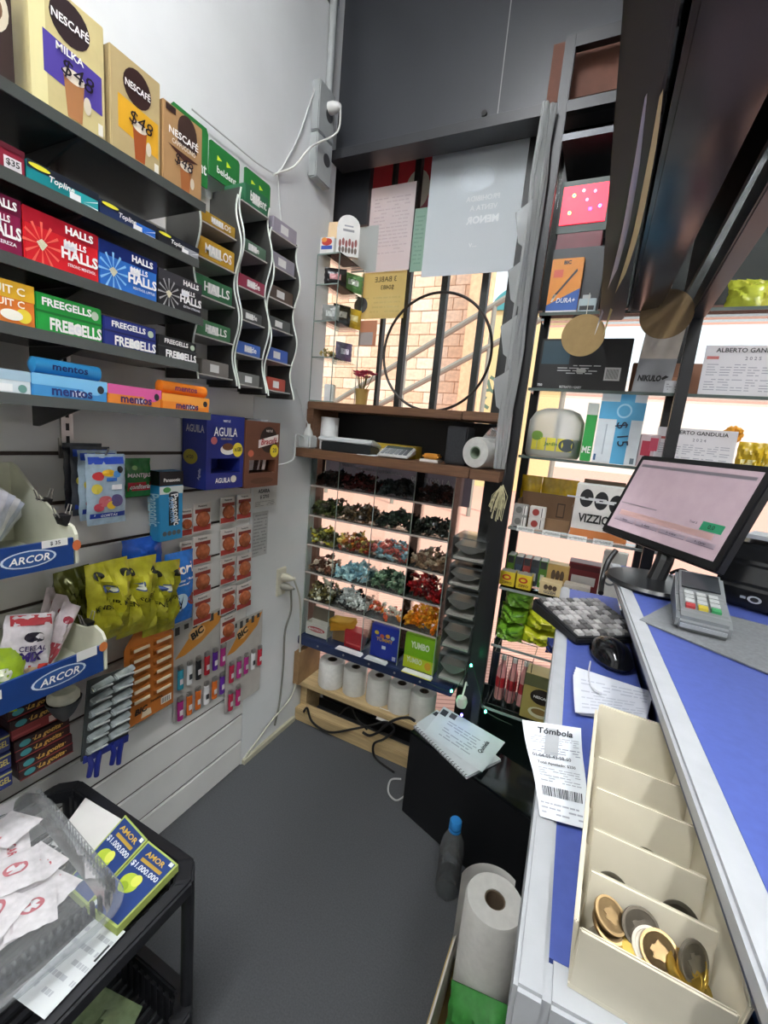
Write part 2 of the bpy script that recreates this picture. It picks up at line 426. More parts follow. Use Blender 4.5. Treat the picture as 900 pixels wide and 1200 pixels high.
# notices hung outside the window, behind the sweet display
def outside_notice(label, p, q, col, items):
    a, b_ = at(*p, y=YG + .0075), at(*q, y=YG + .0075); w, h = b_.x - a.x, b_.z - a.z
    r = thing('outdoor_banner', label, 'banner', (a.x, YG + .0075, a.z)); MB().box(0, w, 0, .001, 0, h).build('cloth', papermat('banner_cloth', '8e8c94', .75), r)
    deco(r, items, face_front(w, h), w, h); return r
outside_notice('grey outdoor lottery banner with white figures behind the sweet display', (380, 568), (556, 545), '6f6d74',
    [('r', .0, .74, .86, .93, '8c6a72'), ('t', '00.000.000.1  (FRECUENTE)', .4, .55, .11, 'e4e0e0', {'w': .45}), ('t', '00.000.000.1 A', .75, .5, .13, 'e4e0e0', {'w': .25}),
     ('t', 'SORTEO', .17, .62, .1, 'd8d4d4', {'w': .08}), ('t', '00.000.00', .72, .83, .11, 'd8c0c4', {'w': .2})])

# ================================================================== left wall: shelves and goods
XS = -.77                                        # front edge of the small shelves
SZ = [1.602, 1.496, 1.391, 1.299, 1.203]
names = ['top smoked shelf carrying coffee cartons', 'smoked shelf carrying chewing gum trays', 'smoked shelf carrying lozenge cartons', 'smoked shelf carrying candy roll cartons', 'lowest smoked shelf carrying chewy mint cartons']
ends = [(240, 245), (232, 308), (237, 377), (231, 430), (246, 487)]
steel = M('b8b6b0', .3, .9)
for i, z in enumerate(SZ):
    y1 = at(*ends[i], x=XS).y
    r = thing('wall_shelf', 'black-edged ' + names[i], 'shelf', (XS, -.3, z), WALL, 'small shelves on the slatted wall')
    L = y1 + .3
    MB().box(0, L, 0, .182, -.006, 0).build('shelf_plate', M('3a3d3c', .25), r)
    MB().box(0, L, -.003, 0, -.012, .004).build('front_lip', M('4e524f', .3), r)
    for yy in (.12, .455):
        m = MB(); m.prism([(.0, -.007), (.175, -.007), (.175, -.05), (.16, -.05), (.03, -.012)], yy + .3 - .002, yy + .3 + .002, 'x'); m.build('bracket', M('2c2c2c', .4), r)
up = thing('slotted_upright', 'chrome slotted shelf upright on the wall between the small shelves', 'shelf upright', (XW, at(75, 450, x=XW).y, 1.115), WALL)
m = MB(); m.box(-.011, .011, -.006, -.001, 0, .55); m.build('strip', steel, up)
m = MB()
for k in range(22): m.box(-.003, .003, -.0068, -.006, .006 + k * .025, .02 + k * .025)
m.build('slot_row', M('1a1a1a', .6), up)

TXT_W = 'f4f2ee'
xf = -.775
# --- coffee cartons on the top shelf
def coffee(label, BL, BR, T, col, items, **k):
    return wpack('coffee_carton', label, 'carton', xf, BL, BR, T, .06, col, items, z0=SZ[0], group='coffee cartons on the top shelf', **k)
cup = lambda cu_, cv_, s, c='b07a4f': [('p', [(cu_ - .16 * s, cv_ + .18 * s), (cu_ + .16 * s, cv_ + .18 * s), (cu_ + .11 * s, cv_ - .2 * s), (cu_ - .11 * s, cv_ - .2 * s)], c), ('e', cu_, cv_ + .18 * s, .17 * s, .06 * s, 'efe3cf'), ('e', cu_ + .2 * s, cv_, .06 * s, .08 * s, 'd8cdb6')]
def price(cu_, cv_, h=.14): return [('t', '$48', cu_, cv_, h, '1c1620', {'b': .0, 'rot': -6, 'sh': .15})]
coffee('cream coffee carton with a purple panel and a black price', (37, 103), (124, 160), (37, -40), 'cfc08a',
    [('r', .0, .0, .2, 1, 'e6dca4'), ('p', [(.16, .3), (.16, .62), (.95, .56), (.95, .24)], '54459c'), ('e', .52, .8, .27, .17, '35282a'), ('t', 'NESCAFÉ', .52, .8, .085, TXT_W, {'w': .5}), ('t', 'MILKA', .5, .56, .06, TXT_W)] + cup(.55, .24, .9) + price(.6, .42, .15) + [('r', .88, .06, .95, .16, 'e8e4d8')], leftcol='6d6258')
coffee('gold coffee carton with a yellow panel and a black price', (130, 165), (188, 203), (128, 48), 'b9a578',
    [('p', [(.14, .28), (.14, .6), (.95, .56), (.95, .2)], 'e0a92e'), ('e', .52, .76, .28, .18, '3a2624'), ('t', 'NESCAFÉ', .52, .76, .085, TXT_W, {'w': .5})] + cup(.56, .24, .9, 'a5552c') + price(.58, .44, .15) + [('r', .86, .04, .95, .14, 'e8e4d8')])
coffee('tan cappuccino carton with a dark brown arch and a black price', (191, 206), (236, 244), (189, 112), 'b08a5f',
    [('e', .6, .8, .25, .2, '43302a'), ('r', .35, .6, .85, .8, '43302a'), ('t', 'NESCAFÉ', .5, .7, .11, TXT_W, {'w': .85}), ('t', 'CAPPUCCINO', .5, .58, .06, 'e8dcc8', {'w': .6}), ('r', .06, .9, .3, .98, '3b2a26'), ('p', [(.1, .52), (.9, .5), (.5, .42)], '4a2c24')] + cup(.55, .2, .9, 'a8683c') + price(.5, .38, .16))
wpack('coffee_carton', 'dark brown carton with a pale oval at the end of the top shelf', 'carton', xf, (-60, 42), (18, 92), (0, -60), .07, '3a2c28', [('e', .62, .55, .32, .2, 'd8cdb4'), ('e', .62, .55, .22, .12, '7a5a40'), ('r', .2, .8, 1, 1, '22243a'), ('r', .3, .72, 1, .75, 'a83a52')], z0=SZ[0], group='coffee cartons on the top shelf')
# --- chewing gum trays, second shelf
def gum(label, BL, BR, T, c1, c2):
    wpack('gum_tray', label, 'gum tray', xf, BL, BR, T, .1, c1, [('r', 0, .68, 1, 1, '1d2430'), ('p', [(.5, .02), (.98, .02), (.98, .66), (.62, .66)], c2), ('t', 'Topline', .45, .55, .34, TXT_W, {'w': .55, 'sh': .2}), ('r', .56, .2, .72, .5, 'f0f0f0'), ('e', .16, .84, .14, .1, 'e8e040'), ('p', [(.75, .3), (.98, .55), (.98, .6)], 'f0f0f0'), ('p', [(.75, .28), (.98, .2), (.98, .26)], 'f0f0f0')], z0=SZ[1], group='chewing gum trays on the second shelf')
wpack('gum_tray', 'dark red chewing gum tray with a white label', 'gum tray', xf, (-70, 160), (30, 207), (15, 172), .1, '8c2136', [('r', .72, .2, .95, .6, 'ece8e8'), ('t', '$35', .83, .4, .25, '303030', {'w': .18}), ('r', 0, .8, 1, 1, '5c1626')], z0=SZ[1], group='chewing gum trays on the second shelf')
gum('teal chewing gum tray with white lettering', (32, 209), (116, 251), (34, 186), '17868c', '2aa3a6')
gum('blue chewing gum tray with white lettering', (118, 252), (183, 285), (118, 232), '23335c', '2f6cc4')
gum('black and silver chewing gum tray with white lettering', (185, 285), (233, 309), (186, 268), '22252a', '9a9ca2')
# --- lozenge cartons, third shelf
def halls(label, BL, BR, T, c1, c2, burst, sub):
    rays = []
    for k in range(12):
        t = 2 * math.pi * k / 12
        rays.append(('p', [(.22, .42), (.22 + .24 * math.cos(t - .07), .42 + .4 * math.sin(t - .07)), (.22 + .24 * math.cos(t + .07), .42 + .4 * math.sin(t + .07))], burst))
    it = [('r', 0, .72, 1, 1, c2)] + rays + [('p', [(.22, .52), (.29, .44), (.22, .3), (.15, .44)], 'e9e3c4'), ('t', 'HALLS', .72, .86, .15, TXT_W, {'b': .04, 'w': .42}), ('t', 'HALLS', .72, .42, .22, TXT_W, {'b': .04, 'w': .52}), ('t', 'HALLS', .66, .62, .12, TXT_W, {'b': .03, 'w': .3}), ('r', .5, .5, .68, .66, 'e4e4ea'), ('t', sub, .74, .22, .06, 'e8e8e8', {'w': .4})]
    wpack('lozenge_carton', label, 'carton', xf, BL, BR, T, .1, c1, it, z0=SZ[2], group='lozenge cartons on the third shelf', rough=.32)
halls('maroon lozenge carton with white lettering', (-55, 262), (27, 300), (0, 226), '8e1f4a', '6e163a', 'b04070', 'CEREZA')
halls('red lozenge carton with white lettering', (29, 301), (116, 331), (29, 240), 'd8222c', 'b0182a', 'f06a5a', 'STRONG MENTHOL')
halls('bright blue lozenge carton with white lettering', (117, 331), (184, 357), (117, 279), '2f6fc4', '162a6c', '8cc4ee', 'MENTHOL LYPTUS')
halls('black and silver lozenge carton with white lettering', (186, 358), (236, 377), (186, 313), '26262a', '3a3a3e', 'a8a8a8', 'EXTRA STRONG')
# --- candy roll cartons, fourth shelf
def freegells(label, BL, BR, T, c1, c2, text, rows=2):
    it = [('r', 0, .52, 1, .58, c2), ('t', text, .45, .8, .2, TXT_W, {'b': .03, 'w': .75}), ('t', text, .58, .28, .32, TXT_W, {'b': .035, 'w': .8}), ('r', .45, .14, .66, .38, 'e6e6e8'), ('e', .88, .76, .06, .12, 'b8c8b0')]
    wpack('candy_roll_carton', label, 'carton', xf, BL, BR, T, .1, c1, it, z0=SZ[3], group='candy roll cartons on the fourth shelf', rough=.3)
wpack('candy_roll_carton', 'orange and yellow fruit candy carton', 'carton', xf, (-60, 368), (42, 388), (20, 331), .1, 'e07a2a', [('r', 0, .62, 1, 1, 'e9b52c'), ('t', 'FRUIT C', .6, .8, .18, 'f6efdc', {'w': .6}), ('t', 'FRUIT C', .62, .52, .16, 'f6efdc', {'w': .6}), ('e', .85, .28, .1, .16, 'f0d840'), ('e', .7, .26, .14, .12, 'f4f0e0')], z0=SZ[3], group='candy roll cartons on the fourth shelf', rough=.3)
freegells('green candy roll carton with white lettering', (43, 388), (120, 405), (43, 341), '1f9a3c', '14702a', 'FREEGELLS')
freegells('navy blue candy roll carton with white lettering', (122, 405), (183, 420), (122, 369), '23307e', '161d58', 'FREEGELLS')
freegells('black candy roll carton with white lettering', (185, 420), (230, 429), (185, 391), '1c1c1e', '3a3a3c', 'FREEGELLS')
# --- chewy mint cartons, lowest shelf
def mento(label, BL, BR, T, c1, c2, tc):
    it = [('r', 0, .55, 1, 1, c2), ('e', .8, .6, .16, .25, c2), ('t', 'mentos', .5, .36, .36, tc, {'b': .03, 'w': .75}), ('e', .9, .62, .05, .18, '20242c'), ('r', .5, .2, .66, .46, 'eef0f4')]
    return wpack('mint_carton', label, 'carton', xf, BL, BR, T, .1, c1, it, z0=SZ[4], group='chewy mint cartons on the lowest shelf', rough=.3)
wpack('mint_carton', 'white mint carton with pale blue print', 'carton', xf, (-60, 452), (37, 464), (20, 434), .1, 'd8e2e6', [('r', 0, .6, 1, 1, 'a8c4d4'), ('r', .55, .15, .75, .45, 'f2f4f4'), ('e', .88, .3, .06, .16, '6a9a90')], z0=SZ[4], group='chewy mint cartons on the lowest shelf')
mento('sky blue chewy mint carton', (38, 464), (126, 477), (38, 436), '3f93d0', '7cc0ea', '1d2a6c')
mento('pink and orange fruit mint carton', (127, 477), (189, 482), (127, 449), 'e8882e', 'dc5a9a', '3c1a5c')
mento('orange mint carton with purple lettering', (190, 482), (245, 487), (190, 460), 'ee8a2a', 'f2a040', '3c1a5c')
for lab, a, b_, col, tc in (('blue roll of mints lying on the sky blue carton', (34, 437), (117, 449), '3a9ad6', '16246a'), ('orange roll of mints lying on the orange carton', (184, 461), (240, 466), 'ee8428', '7a2a6c')):
    p, q = at(*a, x=-.79), at(*b_, x=-.79)
    zz = 1.203 + (at(38, 436, x=xf).z - 1.203 if 'blue' in lab else at(190, 460, x=xf).z - 1.203) + .0125
    r = thing('mint_roll', lab, 'candy roll', (-.79, p.y, zz), WALL)
    L = q.y - p.y
    MB().lathe([(.004, 0), (.012, .004), (.012, L - .004), (.004, L)], 14, (0, 0, 0), 'x').build('roll', M(col, .3), r, smooth=True)
    deco(r, [('t', 'mentos', .5, .5, .5, tc, {'w': .6})], lambda u, v, Lf: (u * L, -math.cos((v - .5) * 1.6) * (.0122 + Lf * .3), (math.sin((v - .5) * 1.6)) * .0122), L, .022)

# --- gum racks: three clear-edged white racks with wavy sides
RZ = {0: [], 1: [], 2: []}
def rack(label, y0, y1, z0, z1, d, levels):
    r = thing('gum_rack', label, 'display rack', (XW, y0, z0), WALL, 'wavy gum racks by the corner')
    w = y1 - y0; h = z1 - z0; n = 40
    MB().box(0, w, -.006, -.002, 0, h).build('back_panel', M('cfcec6', .5), r)
    prof = [(-(d * (.9 + .1 * math.cos(t / n * 2 * math.pi * 2.6 + .4)) + .01), t / n * h) for t in range(n + 1)]
    for xx in (0, w - .003):
        m = MB(); m.prism([(-.003, 0)] + prof + [(-.003, h)], xx, xx + .003, 'x'); s = m.build('side_panel', M('3c3c3a', .4), r)
        m = MB(); m.tube([(xx + .0015, a - .002, b) for a, b in prof], .0021, 6); m.build('white_edge', M('dfe6dc', .35), s)
    for zz in levels:
        MB().box(.003, w - .003, -d * .98, -.006, zz - z0 - .004, zz - z0 - .001).build('rack_shelf', M('b4b2aa', .4), r)
    return r
XR = -.865
def colbox(label, xf_, BL, BR, T, col, top, txt=None, tcol=TXT_W):
    a, b_ = at(*BL, x=xf_), at(*BR, x=xf_); t = at(*T, x=xf_)
    it = [('r', .3, .2, .62, .75, 'dcdcda')] + ([('t', txt, .55, .5, .5, tcol, {'w': .7})] if txt else [])
    k = 0 if b_.y < yA1 + .012 else 1 if b_.y < yB1 + .012 else 2
    if 'header' not in label: a.y = max(a.y, (yA0, yB0, yC0)[k] + .005); b_.y = min(b_.y, (yA1, yB1, yC1)[k] - .005)
    w = b_.y - a.y; z = (a.z + b_.z) / 2; h = max(.016, t.z - z); RZ[k].append(z)
    pack('gum_box', label, 'gum box', (xf_, a.y, z), WALL, w, h, .07, col, it, top=[('r', .05, .1, .95, .9, top)], group='gum boxes in the wavy racks')
yA0, yA1 = at(226, 440, x=XR).y, at(273, 440, x=XR).y
yB0, yB1 = at(275, 440, x=XR).y, at(308, 440, x=XR).y
yC0, yC1 = at(310, 440, x=XR).y, at(341, 440, x=XR).y
zb = at(260, 450, x=XR).z
B = colbox
B('gold gum box on top of the first wavy rack', XR, (236, 258), (280, 282), (236, 243), 'b08a2a', '8a6a1c', 'MALLOS')
B('large gold gum box under the top one', XR, (226, 292), (276, 323), (226, 270), 'c0952c', '9a7420', 'MALLOS')
B('bright green gum box in the first wavy rack', XR, (228, 340), (272, 361), (228, 318), '2f6a44', '3f8a58', 'HALLS')
B('green gum box with foil print in the first wavy rack', XR, (230, 387), (270, 405), (232, 372), '3a7048', '2f8a50', 'HALLS')
B('grey gum box at the foot of the first wavy rack', XR, (236, 434), (268, 446), (237, 420), '77726c', '5a5650')
B('large dark green gum carton standing at the top of the middle rack', XR, (287, 235), (318, 259), (288, 213), '2e6a4a', '1c4a30', 'beldent')
B('grey green gum box in the middle rack', XR, (280, 290), (312, 306), (280, 274), '55705c', '3f5a46', 'bee')
B('maroon gum box in the middle rack', XR, (274, 332), (310, 347), (275, 316), '8c2a44', '6a1c32', 'belde')
B('charcoal gum box in the middle rack', XR, (274, 370), (307, 382), (274, 357), '4a4c4a', '35383a', 'belde')
B('blue gum box in the middle rack', XR, (267, 408), (305, 421), (268, 395), '3560b0', '2a50a0', 'belde')
B('grey gum box at the foot of the middle rack', XR, (279, 445), (304, 457), (279, 435), '6a6a66', '55554f')
B('silver lilac gum box at the top of the third rack', XR, (320, 272), (348, 287), (321, 252), '9a94a0', '7a7480')
B('silver gum box second in the third rack', XR, (314, 308), (345, 324), (315, 290), '8e8a94', '6a6670')
B('dark brown gum box in the third rack', XR, (315, 346), (343, 360), (316, 331), '4c3a2c', '3a2a20')
B('black gum box in the third rack', XR, (309, 379), (340, 392), (309, 366), '3e4240', '303432')
B('royal blue gum box in the third rack', XR, (304, 415), (337, 429), (304, 402), '2c54a8', '2444a0')
B('orange red gum box at the foot of the third rack', XR, (313, 452), (334, 463), (314, 441), 'a83a26', 'c8482c')
rack('wavy gum rack beside the smoked shelves', yA0, yA1, zb, zb + .44, .1, RZ[0])
rack('middle wavy gum rack of three', yB0, yB1, zb - .005, zb + .46, .1, RZ[1])
rack('wavy gum rack nearest the socket box corner', yC0, yC1, zb - .01, zb + .42, .1, RZ[2])
for lab, bl, br, tp in (('green gum header card rising behind the cappuccino carton', (201, 190), (243, 225), (200, 116)), ('green gum header card over the first wavy rack', (245, 205), (280, 228), (246, 162)), ('green gum header card over the middle wavy rack', (286, 230), (316, 248), (287, 194))):
    a, b_, t = at(*bl, x=XW + .03), at(*br, x=XW + .03), at(*tp, x=XW + .03)
    w, h = b_.y - a.y, t.z - (a.z + b_.z) / 2
    r = thing('header_card', lab, 'display card', (XW + .03, a.y, (a.z + b_.z) / 2), WALL, 'green gum header cards')
    m = MB(); m.prism([(0, 0), (w, 0), (w, h * .92), (w * .95, h), (w * .05, h), (0, h * .95)], 0, .003); m.build('card', M('2a7a3c', .4), r)
    deco(r, [('p', [(.25, .7), (.4, .62), (.24, .55)], 'd8e838'), ('p', [(.55, .72), (.7, .62), (.55, .55)], 'c8e030'), ('t', 'beldent', .55, .3, .2, TXT_W, {'w': .8})], face_front(w, h), w, h)

# ================================================================== left wall: goods below the shelves
def peg(y, z, x1, label):
    r = thing('display_hook', label, 'hook', (XW, y, z), WALL, 'wire hooks on the slatted wall')
    MB().tube([(0, 0, 0), (0, -(x1 - XW) + .01, .0), (0, -(x1 - XW), .012)], .002, 6).build('wire', steel, r)
    MB().box(-.012, .012, -.004, 0, -.02, .02).build('hook_plate', steel, r)
# instant drink boxes
def drinkbox(label, BL, BR, T, xf_, col, name, deeper, d, script=False):
    a, b_, t = at(*BL, x=xf_), at(*BR, x=xf_), at(*T, x=xf_)
    w, h = b_.y - a.y, t.z - (a.z + b_.z) / 2
    r = thing('drink_mix_box', label, 'carton', (xf_, a.y, (a.z + b_.z) / 2), WALL, 'drink mix boxes on the slatted wall')
    m = MB()                                        # carton with a real opening low in the front
    o0, o1, v0, v1 = .12 * w, .9 * w, .22 * h, .42 * h
    m.box(0, w, 0, d, 0, v0); m.box(0, w, 0, d, v1, h); m.box(0, o0, 0, d, v0, v1); m.box(o1, w, 0, d, v0, v1); m.box(o0, o1, d - .003, d, v0, v1)
    m.build('carton', M(col, .4), r)
    if script:
        it = [('e', .66, .73, .26, .2, '2a1a16'), ('p', [(.36, .6), (.95, .7), (.95, .82), (.36, .72)], 'eee6e0'), ('t', 'Bracafé', .66, .71, .09, 'a8242c', {'rot': 6, 'sh': .3, 'w': .5}), ('t', 'NESTLÉ', .66, .87, .04, 'e8e0d8'), ('e', .84, .56, .13, .1, 'e8d03a'), ('t', '20', .84, .57, .07, '303030'), ('e', .15, .52, .08, .05, 'c86a50'), ('e', .5, .1, .34, .05, '5c3c2c')]
    else:
        it = [('t', 'NESTLÉ', .5, .93, .035, TXT_W), ('t', 'AGUILA', .48, .78, .12, TXT_W, {'w': .62, 'b': .01}), ('t', 'CLARÍN DE ORO', .5, .69, .025, 'c8b890'), ('e', .55, .54, .2, .07, 'e6e2da'), ('e', .55, .58, .15, .05, '6a4028'), ('e', .82, .54, .14, .1, 'e8d03a'), ('t', 'x120', .82, .55, .06, '303030', {'w': .2}), ('e', .18, .66, .08, .05, 'c86a6a'), ('t', 'AGUILA', .42, .12, .07, TXT_W, {'w': .4}), ('e', .72, .13, .08, .05, 'd8d0c0')]
    deco(r, it, face_front(w, h), w, h)
    if not script: deco(r, [('t', 'AGUILA', .55, .8, .1, 'b8b4b8', {'w': .75}), ('e', .35, .42, .3, .1, 'a89a30'), ('t', 'x120', .35, .42, .05, '303030'), ('t', 'Aguila', .75, .2, .06, 'b8b4c8', {'rot': 80})], face_left(d, h), d, h)
    return r, w, h
r, w, h = drinkbox('navy blue cocoa box with a coffee cup picture and dark opening', (241, 573), (284, 572), (244, 485), -.865, '1f2a78', 'a', 0, .085)
r, w, h = drinkbox('brown instant coffee box with silver sachets in its opening', (286, 571), (325, 570), (296, 493), -.865, '6b4433', 'b', 0, .085, True)
rnd = random.Random(3)
for k in range(9):
    m = MB(); L = .045
    u = .05 + .085 * k if k < 7 else .3 + .3 * (k - 7)
    zz = .24 * h if k < 7 else h + .001
    c = M(rnd.choice(['c9c9cc', '3a2a26', 'a8a8ac']), .25, .6, .2, 80)
    m.hexa([(0, 0, 0), (.012, -.003, 0), (.012, .004, 0), (0, .005, 0), (.004, -.006, L), (.016, -.008, L), (.016, .002, L), (.004, .002, L)])
    s = m.build('silver_sachet', c, None, bevel=.001)
    y0 = at(286, 571, x=-.865).y
    s.location = (-.875 if k < 7 else -.9, y0 + u * w, at(286, 571, x=-.865).z + zz); s.rotation_euler = (0, rnd.uniform(-.1, .1) if k < 7 else 1.45, WALL + rnd.uniform(-.3, .3))
    tag(s, 'small silver drink sachet in the brown instant coffee box' if k < 7 else 'small silver drink sachet lying on top of the brown instant coffee box', 'sachet', 'sachets of the brown coffee box' if k < 7 else 'sachets on the brown coffee box')
# hanging sweet bags
a, b_, t = at(102, 617, x=-.83), at(147, 616, x=-.83), at(102, 532, x=-.83)
w, h = b_.y - a.y, t.z - a.z
fruit = [('r', .05, .86, .95, .96, '2f4fb8'), ('r', .05, .1, .95, .17, '2a3c90'), ('e', .25, .7, .14, .06, 'c83a3c'), ('e', .5, .74, .16, .05, 'e8b830'), ('e', .72, .72, .1, .05, '4a90d0'), ('r', .45, .62, .72, .67, '3a70c0'), ('e', .82, .78, .09, .05, '22262c'), ('e', .2, .52, .12, .07, 'd8c850'), ('e', .4, .34, .18, .08, 'c86a70'), ('e', .7, .34, .16, .09, '5a5078'), ('e', .55, .28, .1, .06, 'e0b838'), ('e', .24, .26, .13, .06, 'b84858'), ('r', .58, .5, .84, .57, 'e8e8ea'), ('t', 'GOMITAS', .5, .135, .04, 'd8dcec')]
for k, lab in enumerate(['blue sweet bag with fruit pictures at the front of its hook', 'blue sweet bag second on its hook', 'blue sweet bag third on its hook', 'dark blue sweet bag at the back of its hook']):
    x = -.83 - .03 * k
    pouch('sweet_bag', lab, 'sweet bag', (x, a.y + .004 * k, a.z + .004 * k), WALL, w, h, .016, '9fb4c4' if k < 2 else '3c4048' if k == 2 else '22242c', fruit if k < 3 else [], 'hanging sweet bags', seed=k, header=None)
peg(a.y + w / 2, a.z + h * .985, -.82, 'wire hook holding the blue sweet bags')
a, b_, t = at(147, 583, x=-.92), at(176, 581, x=-.92), at(147, 537, x=-.92)
pouch('sweet_bag', 'green sweet bag with a red band beside the blue sweet bags', 'sweet bag', (-.92, a.y, a.z), WALL, b_.y - a.y, t.z - a.z, .012, '2c7a3a', [('t', 'MANTIJAS', .5, .55, .14, TXT_W, {'w': .9}), ('r', .05, .16, .95, .38, 'b02a34'), ('t', 'confiteria', .5, .27, .12, TXT_W, {'sh': .3, 'w': .8}), ('e', .3, .76, .1, .06, '8ac070')], seed=9)
# batteries
r = wpack('battery_pack', 'tall blue battery pack with a black top hanging from a hook', 'battery pack', -.89, (187, 634), (214, 632), (187, 553), .035, '2486b8', [('r', 0, .8, 1, 1, '14161c'), ('t', 'Panasonic', .5, .88, .05, TXT_W, {'w': .8}), ('r', .0, .68, 1, .79, 'd6ddd8'), ('e', .3, .74, .16, .04, '4a9a50'), ('r', .38, .22, .8, .68, '15181e'), ('e', .59, .68, .21, .03, '2a2e36'), ('t', 'Panasonic', .66, .45, .12, TXT_W, {'rot': -84, 'w': 1.2}), ('t', 'SUPER HYPER', .48, .45, .07, '8cb8e0', {'rot': -84, 'w': 1.0}), ('e', .2, .11, .09, .035, '50585c'), ('e', .4, .11, .09, .035, '50585c'), ('e', .6, .11, .09, .035, '50585c'), ('e', .8, .11, .09, .035, '50585c')], left=[('r', 0, .8, 1, 1, '14161c'), ('t', 'Panasonic', .5, .45, .25, 'a8d0e0', {'rot': -86, 'w': 2.2})])
# blister cards of red battery packs
ORDN = ['topmost', 'second', 'third', 'fourth', 'fifth']
def blister(label, px, py, wpx, hpx, grp):
    a, b_, t = at(px, py + hpx, x=-.945), at(px + wpx, py + hpx - .35 * wpx, x=-.945), at(px, py, x=-.945)
    w, h = b_.y - a.y, t.z - a.z
    r = thing('blister_card', label, 'blister card', (-.945, a.y, a.z), WALL, grp)
    MB().box(0, w, 0, .002, 0, h).build('card', M('d8d2cc', .5), r)
    m = MB(); m.lathe([(.001, .0), (w * .36, -.0005), (w * .36, -.006), (w * .3, -.009), (.001, -.0095)], 14, (w * .5, 0, h * .45), 'y')
    m.build('blister', M('b0603c', .25, 0, .3, 90), r, smooth=True)
    deco(r, [('t', 'Panasonic', .5, .91, .07, '1c1c1c', {'w': .8}), ('r', .02, .04, .98, .24, 'b03a30'), ('r', .1, .66, .95, .8, '8c3428'), ('p', [(.3, .3), (.95, .42), (.95, .52), (.3, .4)], 'd8c8b8')], face_front(w, h), w, h)
for i, y in enumerate([591, 630, 666, 701]):
    blister(ORDN[i] + ' red battery card in the column beside the tall blue battery pack', 226, y, 21, 34, 'red battery cards')
    if i < 2: blister(ORDN[i] + ' red battery card half behind the tall blue battery pack', 211, y + 6, 14, 33, 'red battery cards behind the blue pack')
for i, y in enumerate([584, 622, 656, 691, 725]):
    blister(ORDN[i] + ' red battery card in the column under the two drink mix boxes', 258, y, 17, 31, 'red battery cards under the drink mix boxes')
    if i < 4: blister(ORDN[i] + ' red battery card in the column beside the wall notices', 277, y - 4, 17, 30, 'red battery cards beside the wall notices')
# yellow green bags
for k, (p, q, hp, x, lab) in enumerate([((72, 752), (112, 738), 82, -.9, 'dark olive sweet bag behind the yellow menthol bags'), ((104, 758), (152, 738), 96, -.86, 'yellow green menthol bag nearest the blue display bins'), ((136, 750), (180, 732), 92, -.875, 'yellow green menthol bag in the middle of three'), ((166, 748), (204, 732), 86, -.885, 'yellow green menthol bag against the blue snack bag')]):
    a, b_, t = at(*p, x=x), at(*q, x=x), at(p[0], p[1] - hp, x=x)
    pouch('menthol_bag', lab, 'sweet bag', (x, a.y, a.z), (0, R(-4 + 3 * k), WALL), b_.y - a.y, t.z - a.z, .05, ['5c5f22', 'b4b030', 'bcb834', 'a8a62c'][k], [] if k == 0 else [('t', 'MENDOSUR MENTA', .5, .5, .07, '2a2c14', {'w': .85, 'rot': 8}), ('e', .4, .68, .14, .06, '4a5a8c'), ('e', .4, .68, .11, .04, 'd8dcd0'), ('e', .2, .86, .1, .05, '22241c'), ('e', .8, .84, .1, .05, '22241c')], 'menthol sweet bags', rough=.16, seed=20 + k, crinkle=.5, metal=.25)
a, b_, t = at(193, 736, x=-.9), at(225, 724, x=-.9), at(194, 650, x=-.9)
pouch('snack_bag', 'bright blue snack bag with an orange logo between the menthol bags and battery cards', 'snack bag', (-.9, a.y, a.z), WALL, b_.y - a.y, t.z - a.z, .03, '2a72c8', [('t', 'ori', .6, .78, .14, TXT_W, {'w': .5}), ('e', .3, .76, .14, .06, 'e8842e'), ('r', .15, .6, .9, .63, 'c8d8ec'), ('r', .2, .55, .8, .57, 'c8d8ec'), ('e', .4, .32, .3, .12, 'c0dcec'), ('p', [(.34, .38), (.42, .3), (.5, .4), (.46, .26), (.52, .18), (.42, .24), (.32, .18), (.38, .28)], '14202c'), ('e', .85, .32, .16, .08, '7a3a34')], seed=31)
a, b_, t = at(150, 668, x=-.9), at(196, 662, x=-.9), at(160, 634, x=-.9)
pouch('snack_bag', 'crumpled plain blue bag hanging behind the menthol bags', 'snack bag', (-.92, a.y, a.z - .05), WALL, b_.y - a.y, t.z - a.z + .05, .03, '2458b8', [], seed=33, crinkle=.5)
# orange razor card
a, b_, t = at(147, 856, x=-.89), at(203, 825, x=-.89), at(150, 745, x=-.89)
w, h = b_.y - a.y, t.z - a.z
r = thing('razor_card', 'orange card of disposable razors hanging on the slatted wall', 'razor card', (-.89, a.y, a.z), WALL)
m = MB(); m.prism([(0, .0), (w, 0), (w, h * .85), (w * .92, h * .9), (w * .75, h), (w * .2, h), (w * .08, h * .92), (0, h * .85)], 0, .002); m.build('card', M('b4692a', .35, 0, .1), r)
for i in range(2):
    for j in range(6):
        u, v = (.1 + .45 * i) * w, (.24 + .112 * j) * h
        m = MB(); m.hexa([(u, -.003, v - .003), (u + .34 * w, -.003, v - .003), (u + .34 * w, 0, v - .003), (u, 0, v - .003), (u, -.012, v + .012), (u + .34 * w, -.012, v + .012), (u + .34 * w, 0, v + .014), (u, 0, v + .014)])
        s = m.build('razor_blister', M('9c5c28', .2), r, bevel=.002)
        MB().box(u + .02 * w, u + .32 * w, -.0135, -.011, v + .005, v + .012).build('razor_head', M('d8c4a4', .25), s)
deco(r, [('t', 'BIC', .3, .13, .07, '241a14', {'b': .05, 'sh': .2}), ('t', 'Sensitive', .62, .17, .03, '241a14'), ('r', .72, .06, .95, .14, 'e4dfd4'), ('p', [(.3, .03), (.52, .03), (.5, .1), (.34, .12)], 'd8c8b0')] + [('r', .74 + .03 * k, .07, .755 + .03 * k, .13, '222222') for k in range(6)], face_front(w, h), w, h)
